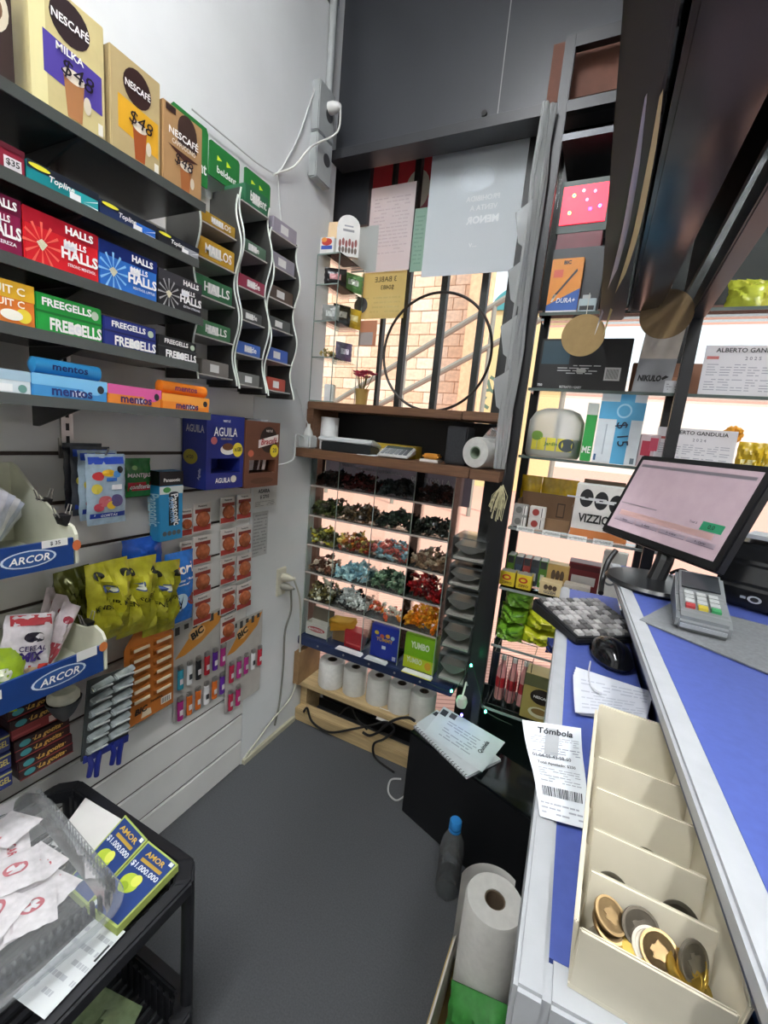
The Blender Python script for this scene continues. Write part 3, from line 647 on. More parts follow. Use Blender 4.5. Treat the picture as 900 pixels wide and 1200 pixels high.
# lighter cards
def lighters(label, p, q, zr, rows, ncol, y_off=0):
    a, b_ = at(*p, x=-.952), at(*q, x=-.952); w = b_.y - a.y
    top = at(*zr, x=-.952).z; h = top - a.z
    r = thing('lighter_card', label, 'lighter card', (-.952, a.y, a.z), WALL)
    MB().box(0, w, 0, .0015, 0, h).build('card', M('b8b4ae', .4), r)
    cw = w / ncol
    for j, row in enumerate(rows):
        z0 = h * (.34 - .33 * j)
        for i, c in enumerate(row):
            if not c: continue
            x = cw * (i + .5)
            m = MB(); m.prism([(x + .0095 * math.cos(t * math.pi / 5), -.009 + .006 * math.sin(t * math.pi / 5)) for t in range(10)], z0 + .004, z0 + .062, 'z')
            o = m.build('lighter', M(c, .25), r, smooth=True)
            MB().box(x - .008, x + .008, -.014, -.004, z0 + .062, z0 + .076).build('metal_cap', M('a8a6a2', .3, .8), o, bevel=.002)
            MB().box(x - .006, x + .004, -.0155, -.0147, z0 + .02, z0 + .036).build('sticker', M('d8d0d0' if c != 'e0e0e0' else '30343a', .5), o)
    deco(r, [('p', [(.02, .66), (.3, .84), (.6, .95), (.98, .98), (.85, .84), (.5, .72), (.2, .66)], 'd08a34'), ('e', .42, .84, .16, .07, 'e8b878'), ('t', 'BIC', .42, .84, .08, '20180e', {'b': .05, 'rot': 20})] + [('r', .02 + .16 * k, .93 if k % 2 else .9, .1 + .16 * k, .98, '3c3a38') for k in range(6)], face_front(w, h), w, h)
MG, OR, PU = 'a8307c', 'cf6a2a', '5a2a8c'
lighters('lighter card with teal, white, black and red lighters by the orange razor card', (203, 848), (262, 806), (203, 735), [['3a9ab0', 'e0e0e0', '26262a', 'b02a34', PU, MG], [MG, OR, OR, 'e0e0e0', OR, PU]], 6)
lighters('narrower lighter card with mostly magenta lighters', (263, 836), (304, 806), (263, 735), [['b02a44', MG, MG, 'e0e0e0', 'b83040'], ['a82c44', 'b02c6c', None, None, None]], 5)
# grey razor bag
a, b_, t = at(95, 893, x=-.85), at(150, 862, x=-.85), at(98, 800, x=-.85)
w, h = b_.y - a.y, t.z - a.z
r = thing('razor_bag', 'clear blister bag of grey razors with dark blue handles', 'razor bag', (-.85, a.y, a.z), (0, R(6), WALL))
MB().box(0, w, 0, .003, 0, h).build('backing_card', M('3c4040', .4), r)
rnd = random.Random(5)
for j in range(6):
    for i in range(2):
        u, v = w * (.06 + .46 * i), h * (.06 + .155 * j + .05 * i)
        m = MB(); m.hexa([(u, -.006, v), (u + .42 * w, -.006, v + .01), (u + .42 * w, 0, v + .01), (u, 0, v), (u, -.016, v + .008), (u + .42 * w, -.016, v + .02), (u + .42 * w, 0, v + .026), (u, 0, v + .016)])
        s = m.build('clear_blister', M('8e9696', .12, 0, .3, 60), r, bevel=.002)
        MB().box(u + .04 * w, u + .36 * w, -.018, -.015, v + .011, v + .014).build('razor_head', M('dfe4e4', .2, .4), s)
for i in range(4):
    u = w * (.12 + .24 * i); v = -.012 - .008 * (i % 2)
    MB().tube([(u, -.004, .01), (u + .006 * (-1) ** i, -.006, v), (u + .004 * (-1) ** i, -.004, v - .028)], [.005, .006, .005], 8).build('razor_handle', M('222c7c', .35), r, smooth=True)
MB().box(w * .02, w * .98, -.005, -.002, -.004, .012).build('blue_edge', M('28327c', .4), r)
# glue cartons
for k in range(7):
    x = -.85; zz = at(25, 915, x=x).z + .0215 * k
    a, b_ = at(22, 900, x=x), at(86, 880, x=x)
    col = '2a1216' if k not in (4,) else '7c2a2c'
    pack('glue_carton', ['bottom', 'second', 'third', 'fourth', '', 'upper', 'top'][k] + ' black glue carton with gold script in its stack' if k != 4 else 'red sided glue carton in the stack under the blue display bin', 'glue carton', (x + .003 * (k % 2), a.y - .002 * k, zz), WALL, b_.y - a.y, .0205, .07, col, [('t', '·La gotita·', .58, .5, .6, 'c8a04c', {'sh': .35, 'w': .6}), ('e', .18, .5, .1, .3, '3a8a90'), ('r', .0, .0, 1, .1, '8c3434')] if k != 4 else [('r', .65, .2, .92, .8, 'c8b8b0'), ('r', .02, .3, .5, .5, '9c4444')], group='stacked glue cartons')
for k in range(3):
    a, b_ = at(-20, 925, x=-.85), at(15, 915, x=-.85)
    pack('blue_pack', ['bottom', 'middle', 'top'][k] + ' dark blue carton with yellow print beside the glue cartons', 'carton', (-.85, a.y, at(5, 925, x=-.85).z + .036 * k), WALL, b_.y - a.y, .033, .07, '24306c', [('t', 'GEL', .72, .5, .35, 'c8b860', {'w': .4}), ('r', 0, .8, 1, .9, 'a8a460')], group='dark blue cartons by the glue')
a = at(82, 822, x=-.8)
r = thing('shaving_brush_pouch', 'pale rounded sponge in a black pouch under the lower display bin', 'pouch', (-.82, a.y, a.z), WALL)
MB().lathe([(.001, .014), (.02, .012), (.026, .004), (.026, -.004), (.02, -.012), (.001, -.013)], 16, (0, 0, .004)).build('sponge', M('b8b8a8', .7, 0, .15, 60, .3), r, smooth=True)
MB().lathe([(.004, -.045), (.016, -.03), (.028, -.006), (.029, .0), (.027, -.002)], 16, (0, 0, -.002)).build('pouch', M('26282a', .5), r, smooth=True)

# ------------------------------------------------------------------ white display bins with blue fronts
CARD = M('cfd0bc', .55, 0, .05)
def bin_(label, xf_, back, mid, knee, fb, ft, extra, y0=.08):
    y1 = at(*knee, x=xf_).y
    z0 = at(*fb, x=xf_).z; zt = at(*ft, x=xf_).z; zk = at(*knee, x=xf_).z; zb_ = at(*back, x=XW).z
    d = xf_ - XW - .004; w = y1 - y0
    r = thing('display_bin', label, 'display bin', (xf_, y0, z0), WALL, 'white card display bins')
    zb_ -= z0; zt -= z0; zk -= z0
    prof = [(0, 0), (0, zk - .012), (.008, zk), (.03, zk + .008), (d * .3, zk + (zb_ - zk) * .2), (d * .62, zk + (zb_ - zk) * .52), (d * .9, zb_ * .97), (d, zb_), (d, 0)]
    for x in (0, w - .005):
        MB().prism([(p, q) for p, q in prof], x, x + .005, 'x').build('side_panel', CARD, r)
    MB().box(.005, w - .005, d - .004, d, 0, zb_).build('back_panel', CARD, r)
    MB().box(.005, w - .005, .004, d - .004, 0, .004).build('base', CARD, r)
    f = MB().box(.005, w - .008, -.001, .004, 0, zt).build('blue_front', M('1f3f7c', .3), r)
    hh_ = zt
    u0 = .66
    deco(r, [('e', u0 + .13, .5, .11, .3, 'c8d4e4'), ('e', u0 + .13, .5, .1, .26, '27508c'), ('t', 'ARCOR', u0 + .13, .5, .26, TXT_W, {'w': .18, 'sh': .2})] + extra, lambda u, v, L: (u * w, -.001 - L, v * hh_), w, hh_)
    return y1, z0, w
y1a, z0a, wa = bin_('upper white display bin with a blue front on the slatted wall', -.76, (18, 541), None, (91, 618), (85, 661), (85, 630), [('r', .84, .78, .95, 1.05, 'e0e0dc'), ('t', '$ 35', .895, .92, .16, '404040', {'w': .08}), ('e', .99, .7, .02, .2, 'c86a3c')])
y1b, z0b, wb_ = bin_('lower white display bin with a blue front and lettering', -.76, (66, 717), None, (125, 742), (120, 786), (120, 756), [('t', 'mágicos', .42, .25, .26, TXT_W, {'sh': .25, 'w': .3}), ('t', 'momentos', .35, .65, .2, TXT_W, {'sh': .25, 'w': .3}), ('p', [(.46, .5), (.58, .55), (.58, .85), (.46, .8)], 'e0e0dc'), ('r', .86, .75, .95, 1.1, 'e0e0dc'), ('e', .98, .95, .02, .18, 'c8743c')])
# contents
for k in range(5):
    pouch('white_sweet_packet', ['foremost', 'second', 'third', 'fourth', 'rearmost'][k] + ' white wrapped sweet packet in the upper display bin', 'sweet packet', (-.775 - .028 * k, y1a - .2 + .012 * k, z0a + .01), (R(-14), R(26 + 5 * k), WALL), .07, .16, .016, ['d8d8e0', 'c8ccd8', 'e0e0e4', 'b8c0d0', 'd4d8dc'][k], [('e', .5, .5, .2, .1, '8a3a44')] if k == 2 else [], 'packets in the upper bin', seed=40 + k)
pouch('cereal_bag', 'white and red cereal snack bag in the lower display bin', 'snack bag', (-.80, y1b - .155, z0b + .02), (R(-12), R(16), WALL), .075, .12, .03, 'dcd6da', [('r', .08, .84, .92, .98, 'c04a50'), ('r', .1, .02, .9, .3, 'c24038'), ('e', .52, .68, .2, .07, '282430'), ('t', 'CEREAL', .5, .53, .07, '3a2a5c', {'w': .6}), ('t', 'MIX', .5, .42, .13, '3a2a6c', {'w': .7, 'b': .05}), ('e', .5, .2, .2, .08, 'd8b890')], seed=51)
pouch('snack_bag', 'lime green snack bag in the lower display bin', 'snack bag', (-.78, y1b - .21, z0b + .01), (R(-14), R(20), WALL), .08, .1, .03, '9ab82a', [('e', .5, .6, .2, .1, 'e8ecd0'), ('r', .3, .3, .7, .4, '8a6a3c'), ('r', .1, .05, .9, .16, 'd8d848')], seed=52)
for k in range(3):
    pouch('cereal_bar', ['foremost', 'middle', 'rearmost'][k] + ' white and red cereal bar in the lower display bin', 'cereal bar', (-.83 - .03 * k, y1b - .09 + .014 * k, z0b + .02), (R(-8), R(34 - 7 * k), WALL), .035, .12, .018, 'd4c8cc', [('r', .2, .1, .8, .4, 'b04a54'), ('e', .5, .75, .25, .06, '9c3a48')], 'cereal bars in the lower bin', seed=54 + k)
# binder clips on the bins
for lab, p, x in (('black binder clip on the upper bin edge near the sweet bags', (52, 588), -.86), ('black binder clip with wire arms at the upper bin corner', (73, 607), -.79), ('black binder clip on the lower bin edge near the menthol bags', (72, 715), -.93), ('black binder clip with wire arms at the lower bin corner', (102, 731), -.83)):
    q = at(*p, x=x); r = thing('binder_clip', lab, 'binder clip', (x, q.y, q.z - .012))
    MB().prism([(-.008, .018), (-.002, 0), (.002, 0), (.008, .018)], -.012, .012, 'x').build('clip_body', M('141416', .35), r)
    for s in (-1, 1): MB().tube([(-.006, s * .007, .014), (-.004, s * .013, .034), (.004, s * .013, .034), (.006, s * .007, .014)], .001, 6).build('wire_arm', steel, r)
# little papers on the wall beside the red cards
for k, (p, q, t, lab, n) in enumerate([((296, 596), (323, 596), (298, 572), 'white note with two lines of heavy print under the coffee box', 4), ((294, 654), (312, 646), (297, 601), 'grey printed list taped to the wall above the socket', 12)]):
    a, b_, c = at(*p, x=XW), at(*q, x=XW), at(*t, x=XW)
    sheet('wall_note', lab, 'note', (XW + .0015, a.y, a.z), WALL, b_.y - a.y, c.z - a.z, 'd0d0cc' if k == 0 else 'b4b4b2', ([('t', 'ASARA', .42, .82, .2, '303034', {'w': .8}), ('t', '$ 2703', .45, .52, .2, '303034', {'w': .7})] if k == 0 else []) + scribble(n, .08, .92, .05, .32 if k == 0 else .96, '8a8a8a', k), th=.0004)

# ================================================================== cabinet under the shop window
WOOD = M('6a4a33', .55, 0, .25, 14, .15, stretch=(1, 12, 12))
PINE = M('b79f74', .6, 0, .18, 10, .1, stretch=(1, 10, 10))
XE = min(at(599, 490, y=1.31).x, -.242)
r = thing('window_shelf', 'upper brown wooden shelf in front of the shop window', 'shelf', (XW, 1.31, 1.258))
kk = at(541, 485, y=1.31).x - XW
MB().box(.003, kk, 0, .17, 0, .026).build('plank', WOOD, r, bevel=.002); MB().box(kk + .002, XE - XW, 0, .17, .001, .027).build('plank', WOOD, r, bevel=.002)
XE2 = min(at(591, 550, y=1.25).x, -.242)
r = thing('window_counter', 'lower brown wooden shelf carrying the calculator', 'shelf', (XW, 1.25, 1.09))
kk = at(550, 550, y=1.25).x - XW
MB().box(.003, kk, 0, .235, 0, .03).build('plank', WOOD, r, bevel=.002); MB().box(kk + .002, XE2 - XW, 0, .235, -.001, .029).build('plank', WOOD, r, bevel=.002)
MB().box(.003, .03, .06, .23, .03, .168).build('end_board', WOOD, r)
MB().box(.003, XE2 - XW, .226, .234, .03, .168).build('back_board', M('1c1c1e', .6), r)
ZC = 1.12
# --- things between the two wooden shelves
def cyl(name, label, cat, loc, prof, col, parts=(), ax='z', rot=(0, 0, 0), rough=.6, n=28):
    r = thing(name, label, cat, loc, rot)
    MB().lathe(prof, n, (0, 0, 0), ax).build('body', M(col, rough, 0, .05, 40, .1), r, smooth=True)
    return r
q = at(384, 510, y=1.37)
r = thing('paper_roll', 'white paper roll standing behind the receipt printer', 'paper roll', (q.x, 1.38, ZC)); MB().lathe([(.008, .0), (.033, 0), (.033, .115), (.008, .115), (.008, 0)], 28).build('paper', M('dcdedd', .8), r, smooth=True)
MB().lathe([(.006, .0), (.0078, 0), (.0078, .113), (.006, .113)], 16).build('core', M('8a7a68', .8), r)
a, b_ = at(373, 527, y=1.28), at(432, 530, y=1.28)
r = thing('receipt_printer', 'low black device with a white sloping lid on the lower wooden shelf', 'receipt printer', (a.x, 1.275, ZC), R(4))
w = b_.x - a.x
MB().prism([(0, 0), (.0, .032), (.085, .022), (.085, 0)], .012, w, 'x').build('black_base', M('1d2022', .4), r, bevel=.003)
MB().prism([(-.003, .034), (-.003, .046), (.02, .05), (.09, .032), (.09, .024)], .0, w + .005, 'x').build('white_lid', M('c8ccce', .4), r, bevel=.003)
a, b_ = at(433, 521, y=1.37), at(487, 524, y=1.37)
pack('biscuit_carton', 'yellow carton with white lettering lying under the upper wooden shelf', 'carton', (a.x, 1.37, ZC), R(2), b_.x - a.x, .042, .06, 'a8912c', [('t', 'Doropotta', .4, .45, .55, 'e8dcb0', {'w': .62, 'b': .03}), ('r', .8, 0, 1, 1, '947c22'), ('r', 0, 0, .16, .35, '3a7a44')])
q = at(417, 531, y=1.27)
sheet('loose_paper', 'white slip of paper half under the calculator', 'paper', (q.x, 1.262, ZC + .001), R(8), .07, .075, 'dedee2', flat=True, curl=.002)
q = at(437, 527, y=1.32)
sheet('green_leaflet', 'green leaflet lying behind the calculator', 'paper', (q.x, 1.33, ZC + .001), R(-5), .1, .03, '2f7a44', flat=True)
q = at(441, 537, y=1.262)
r = thing('calculator', 'pale desk calculator with a dark display on the lower wooden shelf', 'calculator', (q.x, 1.262, ZC + .003), (R(8), 0, R(6)))
MB().prism([(0, 0), (0, .008), (.09, .022), (.09, 0)], 0, .105, 'x').build('case', M('c8cac8', .45), r, bevel=.003)
zf = lambda y: .0085 + (y) * .1556
for i in range(6):
    for j in range(4):
        x, y = .01 + i * .0152, .008 + j * .0125
        MB().hexa([(x, y, zf(y)), (x + .011, y, zf(y)), (x + .011, y + .009, zf(y + .009)), (x, y + .009, zf(y + .009)), (x, y, zf(y) + .003), (x + .011, y, zf(y) + .003), (x + .011, y + .009, zf(y + .009) + .003), (x, y + .009, zf(y + .009) + .003)]).build('key', M('8e9498' if i < 4 else '6a7076', .5), r)
MB().hexa([(.008, .062, zf(.062)), (.097, .062, zf(.062)), (.097, .084, zf(.084)), (.008, .084, zf(.084)), (.008, .062, zf(.062) + .002), (.097, .062, zf(.062) + .002), (.097, .084, zf(.084) + .002), (.008, .084, zf(.084) + .002)]).build('display', M('5c6662', .2), r)
q = at(490, 535, y=1.30)
r = thing('paper_packet', 'orange and white packet of papers beside the calculator', 'packet', (q.x, 1.315, ZC), R(4))
MB().box(0, .06, 0, .06, 0, .008).build('white_sheets', M('d8d4cc', .8), r); MB().box(.004, .058, .008, .058, .009, .026).build('orange_wrap', M('c88a2e', .5), r, bevel=.006)
a, b_, t = at(520, 540, y=1.32), at(545, 542, y=1.32), at(524, 502, y=1.32)
r = thing('small_speaker', 'small black upright speaker box under the upper wooden shelf', 'speaker', (a.x, 1.32, ZC), R(-6))
MB().box(0, b_.x - a.x, 0, .06, 0, .118).build('case', M('1e1f23', .45), r, bevel=.004); MB().box(.005, b_.x - a.x - .005, -.002, 0, .008, .11).build('grille', M('2a2c30', .7, 0, .2, 300, .4), r)
q = at(558, 521, y=1.275)
r = thing('bag_roll', 'roll of clear plastic bags lying on the end of the lower wooden shelf', 'bag roll', (q.x, 1.275, ZC + .046), (0, 0, R(-20)))
MB().lathe([(.019, 0), (.044, 0), (.046, .01), (.045, .14), (.04, .15), (.019, .15), (.019, 0)], 32, (0, 0, 0), 'y').build('film', M('c9c9c4', .3, 0, .08, 60, .2), r, smooth=True)
MB().lathe([(.015, .001), (.019, .001), (.019, .149), (.015, .149), (.015, .001)], 24, (0, 0, 0), 'y').build('core', M('8a9a84', .7), r, smooth=True)
MB().hexa([(.0, .02, .04), (.03, .02, .03), (.045, .14, .02), (.0, .14, .045), (.01, .05, .075), (.03, .04, .07), (.047, .13, .07), (.03, .14, .088)]).build('loose_end', FILM, r)
# plug box at the wall end
q = at(357, 520, y=1.285)
r = thing('plug_adapter', 'white plug adapter standing at the wall end of the lower shelf', 'plug adapter', (q.x + .005, 1.275, ZC))
MB().box(-.028, .022, 0, .05, 0, .045).build('block', M('c8cccb', .45), r, bevel=.005)
MB().lathe([(.018, .045), (.014, .06), (.006, .075), (.006, .085)], 16, (-.003, .025, 0)).build('plug', M('d4d6d4', .45), r, smooth=True)
cable('white_flex', 'thin white cord looping from the plug adapter over the coffee box', [(q.x - .0, 1.285, ZC + .03), at(347, 510, x=-.93), at(345, 535, x=-.92), at(338, 542, x=-.9), at(325, 545, x=-.87)], .0028, 'd4d6d4')
cable('white_flex', 'thin white cord rising from the plug adapter along the wall', [(q.x, 1.30, ZC + .08), at(357, 488, x=-.945), at(352, 470, x=-.95), at(347, 455, x=-.95)], .002, 'd0d2d0')

# --- sweet display: clear shelves, dividers and piles of sweets
YD = 1.355
ZL = at(400, 762, y=1.335).z
xd = [XW + .006] + [at(px, 545, y=YD).x for px in (398, 442, 489, 536)]
zr = [(at(*a, y=YD).z + at(*b, y=YD).z) / 2 for a, b in (((367, 569), (529, 594)), ((364, 605), (526, 633)), ((364, 639), (521, 673)), ((359, 672), (517, 708)), ((359, 705), (514, 745)))]
ZB = ZL + .001
r = thing('sweet_display', 'clear acrylic sweet display with five shelves under the wooden counter', 'display case', (xd[0], YD, ZB))
W0 = xd[-1] - xd[0]
for z in zr: MB().box(.003, W0 - .003, .002, .115, z - ZB - .004, z - ZB).build('clear_shelf', ACRYL, r)
for i, x in enumerate(xd):
    MB().box(x - xd[0] - .0015, x - xd[0] + .0015, .002, .118, 0, 1.085 - ZB).build('divider', GLASS, r)
    MB().box(x - xd[0] - .0012, x - xd[0] + .0012, -.0005, .0018, 0, 1.085 - ZB).build('divider_edge', M('8c9890', .2, 0, .05), r)
for i in range(4): MB().box(xd[i] - xd[0] + .003, xd[i + 1] - xd[0] - .003, -.001, .001, 0, 1.085 - ZB).build('front_pane', GLASS, r)
m = MB()
for z in zr: m.box(.003, W0 - .003, -.0012, .0022, z - ZB - .005, z - ZB + .001)
for z in zr: MB().box(.003, W0 - .003, -.0012, .0018, z - ZB - .005, z - ZB + .001).build('shelf_edge', M('b4a8a0', .25), r)
struct(MB().box(at(364, 620, y=1.48).x, at(374, 620, y=1.48).x, 1.472, 1.495, .04, 1.09).build('trim_4', M('5a3c30', .8, 0, .2, 20)), 'brown window post behind the sweet display')
PAL = [[('2a1c1a', '3a2622', '4a302c'), ('4a2022', '30181a', '5c2c2c'), ('3c4244', '4c5456', '2c3032'), ('2c1a18', '1e1412', '3e2420')],
       [('3a4024', '52562e', '2c2a1c'), ('4a3a28', '5c4428', '3a3020'), ('1e241e', '2a342a', '38443a'), ('1c201c', '2c2c26', '3a4036')],
       [('5a5a2c', '7c7a3a', '3c3420', 'c8b83c'), ('b06a2a', '8c3a2a', 'd8b860', '6a5a30'), ('7c98a4', 'b05a54', '9ab0b4', 'd06a60'), ('8c7058', '6c5040', 'a8927c')],
       [('5c3c30', 'c8b09c', '7a4c3c'), ('8cb4c0', 'b8d8dc', '6a94a4', 'a8ccd4'), ('4c6450', '6a8468', '36483a', '8aa488'), ('7c1418', 'a81c1c', '5c0e14')],
       [('5c5230', '8a7c4c', 'd8d0b8', '3e3820'), ('d0d2d0', '26282a', 'a8acaa', 'e4e4e2'), ('e08a3c', 'e8d8c8', 'd05a3c'), ('f08a1e', 'f6a02c', 'e87812')]]
NM = [['dark brown', 'dark maroon', 'slate grey', 'near black brown'], ['olive green', 'brown green', 'blackish green', 'charcoal green'], ['olive and yellow', 'orange and red striped', 'blue grey and pink', 'tan brown'], ['brown striped', 'pale icy blue', 'grey green', 'deep red'], ['khaki and cream', 'white and black', 'pale orange and cream', 'bright orange']]
ORD = ['top', 'second', 'third', 'fourth', 'lowest']
def sweets(label, x0, x1, z0, cols, n, seed, hmax=.055, size=.0092):
    rnd = random.Random(seed); m = MB()
    for k in range(n):
        u = rnd.random(); x = x0 + (x1 - x0) * u
        y = YD + .014 + rnd.random() * .09
        hh_ = hmax * (.45 + .55 * math.sin(math.pi * min(1, max(0, u * .8 + .1 + .1 * math.sin(seed)))))
        z = z0 + size * .9 + rnd.random() ** 1.4 * hh_
        s = size * rnd.uniform(.8, 1.25)
        m.mat(M(rnd.choice(cols), .25, 0, .3, 120))
        ax = Vector((rnd.uniform(-1, 1), rnd.uniform(-1, 1), rnd.uniform(-.6, .6))).normalized(); b1 = ax.orthogonal().normalized(); b2 = ax.cross(b1)
        c = Vector((x, y, max(z, z0 + s * .8)))
        ring = []
        for t, rr in ((-1.9, .75), (-1, .25), (-.8, .7), (0, 1), (.8, .7), (1, .25), (1.9, .75)):
            ring.append([c + ax * s * t + (b1 * math.cos(q * math.pi * 2 / 5) + b2 * math.sin(q * math.pi * 2 / 5) * (.35 if abs(t) > 1.5 else 1)) * s * rr for q in range(5)])
        b = [p for rg in ring for p in rg]
        for p in b: p.x = min(max(p.x, x0), x1); p.y = min(max(p.y, YD + .004), 1.47); p.z = max(p.z, z0 + .001)
        m.add(b, [(i * 5 + q, i * 5 + (q + 1) % 5, (i + 1) * 5 + (q + 1) % 5, (i + 1) * 5 + q) for i in range(6) for q in range(5)])
    o = m.build('sweet_pile', None, None, smooth=True); tag(o, label, 'sweets', 'piles of wrapped sweets', 'stuff')
for j in range(5):
    for i in range(4):
        sweets('pile of %s wrapped sweets on the %s clear shelf' % (NM[j][i], ORD[j]), xd[i] + .004, xd[i + 1] - .004, zr[j] + .0005, PAL[j][i], 95 if (j, i) != (4, 2) else 26, 100 + j * 10 + i, .05 if (j, i) not in ((4, 3), (3, 3)) else .075)
# --- blue ledge and the goods standing on it
xbl = at(504, 797, y=1.33).x
r = thing('blue_ledge', 'dark blue ledge board under the sweet display', 'shelf', (XW + .003, 1.335, ZL - .0345)); MB().box(0, .64, 0, .155, 0, .034).build('board', M('1d2a4c', .4, 0, .15, 20), r, bevel=.003)
for k in range(5):
    q = (at(372 + 30 * k, 752 + 10 * k, y=1.335).x - XW); MB().lathe([(.004, 0), (.004, -.002), (.001, -.003)], 10, (q, 0, .018), 'y').build('screw', steel, r)
def ledge(name, label, BL, BR, T, d, col, items, rz=0, tilt=0):
    a, b_, t = at(*BL, y=1.366), at(*BR, y=1.366), at(*T, y=1.366)
    return pack(name, label, 'carton', (a.x, 1.366, ZL + .003), (R(tilt), 0, R(rz)), b_.x - a.x, t.z - ZL, d, col, items)
a, b_ = at(357, 744, y=1.36), at(381, 750, y=1.36)
r = thing('open_sweet_box', 'open white box with red print and a raised brown lid on the blue ledge', 'carton', (a.x, 1.366, ZL + .003))
w = b_.x - a.x
for bx in ((0, w, 0, .002, 0, .05), (0, w, .04, .042, 0, .05), (0, .002, .002, .04, 0, .05), (w - .002, w, .002, .04, 0, .05), (.002, w - .002, .002, .04, 0, .002)): MB().box(*bx).build('box_wall', M('cfc8c0', .6), r)
MB().hexa([(0, .042, .05), (w, .042, .05), (w, .044, .05), (0, .044, .05), (.0, .05, .1), (w, .05, .1), (w, .052, .1), (0, .052, .1)]).build('lid', M('6c6052', .7), r)
deco(r, [('e', .5, .55, .42, .22, 'b0484c'), ('t', 'MANTECOL', .5, .55, .2, 'e8dcd8', {'w': .7})], face_front(w, .05), w, .05)
a = at(384, 748, y=1.36)
for k in range(4):
    r2 = sheet('yellow_envelope', 'yellow envelope in the loose bundle on the blue ledge', 'envelope', (a.x - .004 * k, 1.366 + .002 * k, ZL + .052 + .009 * k), (R(10), R(-14 + 2 * k), R(6 - 3 * k)), .1, .055, 'd39a2c', flat=True, curl=.004, group='yellow envelopes on the ledge', seed=k, th=.006)
ledge('red_carton', 'small red carton on the blue ledge beside the envelopes', (403, 754), (424, 758), (404, 738), .05, 'b0242e', [('r', .1, .2, .9, .3, 'd05a5a')])
pack('stock_carton', 'plain brown carton holding up the yellow envelopes', 'carton', (a.x + .005, 1.385, ZL + .003), 0, .055, .05, .05, '8a6a44')
ledge('blue_carton', 'royal blue sweet carton with a coloured lid standing on the blue ledge', (433, 767), (465, 775), (438, 731), .05, '2436a0', [('e', .2, .75, .08, .06, 'd8b840'), ('e', .4, .68, .08, .06, 'c85a4a'), ('e', .6, .72, .08, .06, 'd89a3c'), ('e', .78, .7, .07, .06, 'b0d0e0'), ('t', 'YUMMY', .5, .58, .12, 'd8a84c', {'w': .6}), ('r', .42, .3, .56, .4, 'e4e4e4'), ('r', .82, .04, .94, .16, 'c8c8e0')])
ledge('lime_carton', 'lime green and yellow sweet carton standing on the blue ledge', (472, 778), (508, 787), (476, 742), .05, '86b81e', [('r', 0, 0, 1, .36, 'c8d02c'), ('t', 'YUMBO', .5, .72, .2, 'eef0d8', {'w': .6, 'b': .04}), ('t', 'YUMBO', .36, .26, .16, 'eef0d8', {'w': .5}), ('e', .8, .2, .1, .12, 'e0a02c')])
for k, (lab, p, q, c) in enumerate([('stack of white slips under the red carton', (393, 762), (423, 770), 'd4d4d4'), ('curled white slips in front of the royal blue carton', (427, 772), (452, 781), 'c8ccca'), ('stack of white and yellow slips in front of the lime carton', (470, 790), (505, 800), 'dcdcd8')]):
    a, b_ = at(*p, y=1.336), at(*q, y=1.336)
    rr = thing('paper_slips', lab, 'paper', (a.x, 1.343, ZL))
    for j in range(4):
        mm = MB(); mm.box(.002 * j, b_.x - a.x - .001 * j, -.012 + .002 * j, .0105, .0018 * j + .0003, .0018 * j + .0016); mm.build('slip', M(c if not (k == 2 and j == 0) else 'd8d040', .8), rr)
# --- stack of clear scoop bins at the right end
pyb = [(627, 655), (660, 685), (689, 720), (724, 757), (763, 795)]
for k, (p0, p1) in enumerate(pyb):
    a, b_ = at(528 - 4.2 * k, p1, y=1.335), at(568 - 6 * k, p1 + 4, y=1.335); zt = at(526 - 4.2 * k, p0, y=1.335).z
    w, h = b_.x - a.x, zt - a.z
    r = thing('scoop_bin', ['topmost', 'second', 'middle', 'fourth', 'lowest'][k] + ' clear bin in the stack beside the sweet display', 'bin', (a.x, 1.335, a.z), 0, 'stacked clear bins')
    AC = M('8c8a80', .2, 0, .1)
    for bx in ((0, w, 0, .13, 0, .003), (0, w, 0, .13, h - .003, h), (0, .003, 0, .13, .003, h - .003), (w - .003, w, 0, .13, .003, h - .003)): MB().box(*bx).build('bin_wall', ACRYL, r)
    MB().box(.003, w - .003, .11, .113, .003, h * .7).build('bin_back', M('4a4840', .4), r)
    n = 10
    m = MB(); m.prism([(w * (.06 + .88 * t / n), h * (.62 - .28 * math.sin(math.pi * t / n))) for t in range(n + 1)] + [(w * .94, h * .66), (w * .06, h * .66)], .004, .1); m.build('scoop_tray', M('5c5c58', .35), r)
    MB().box(.006, w - .006, .003, .1, .004, .012).build('tray_base', M('9a9890', .4), r)
tag(MB().box(XE2 - .035, XE2 - .005, 1.36, 1.39, 0, 1.09).build('cabinet_post', M('1a1a1b', .6)), 'black post at the end of the wooden shelf', 'post')
# --- base: wooden plank with paper rolls, kick board, cables
r = thing('wooden_base', 'pale wooden base with a plank carrying paper rolls under the blue ledge', 'shelf', (XW + .003, 1.35, .155))
MB().box(0, .62, 0, .14, 0, .022).build('board', PINE, r, bevel=.002)
MB().box(0, .03, .03, .14, -.155, 0).build('end_block', PINE, r); MB().box(0, .025, -.03, .12, .022, .16).build('side_board', M('8a6c48', .7, 0, .2, 20), r)
MB().box(0, .66, -.005, .045, -.155, -.1).build('kick_beam', PINE, r, bevel=.003)
MB().box(.04, .66, .141, .145, -.155, -.005).build('rear_board', M('3c342c', .8), r)
ZP = .177
q = at(383, 812, y=1.385)
r = thing('toilet_roll', 'quilted white toilet roll with an open core on the plank', 'toilet roll', (at(385, 805, y=1.39).x, 1.405, ZP))
MB().lathe([(.02, 0), (.05, 0), (.053, .01), (.052, .1), (.048, .108), (.02, .108), (.02, 0)], 32).build('paper', M('d8d6d0', .85, 0, .06, 90, .5), r, smooth=True)
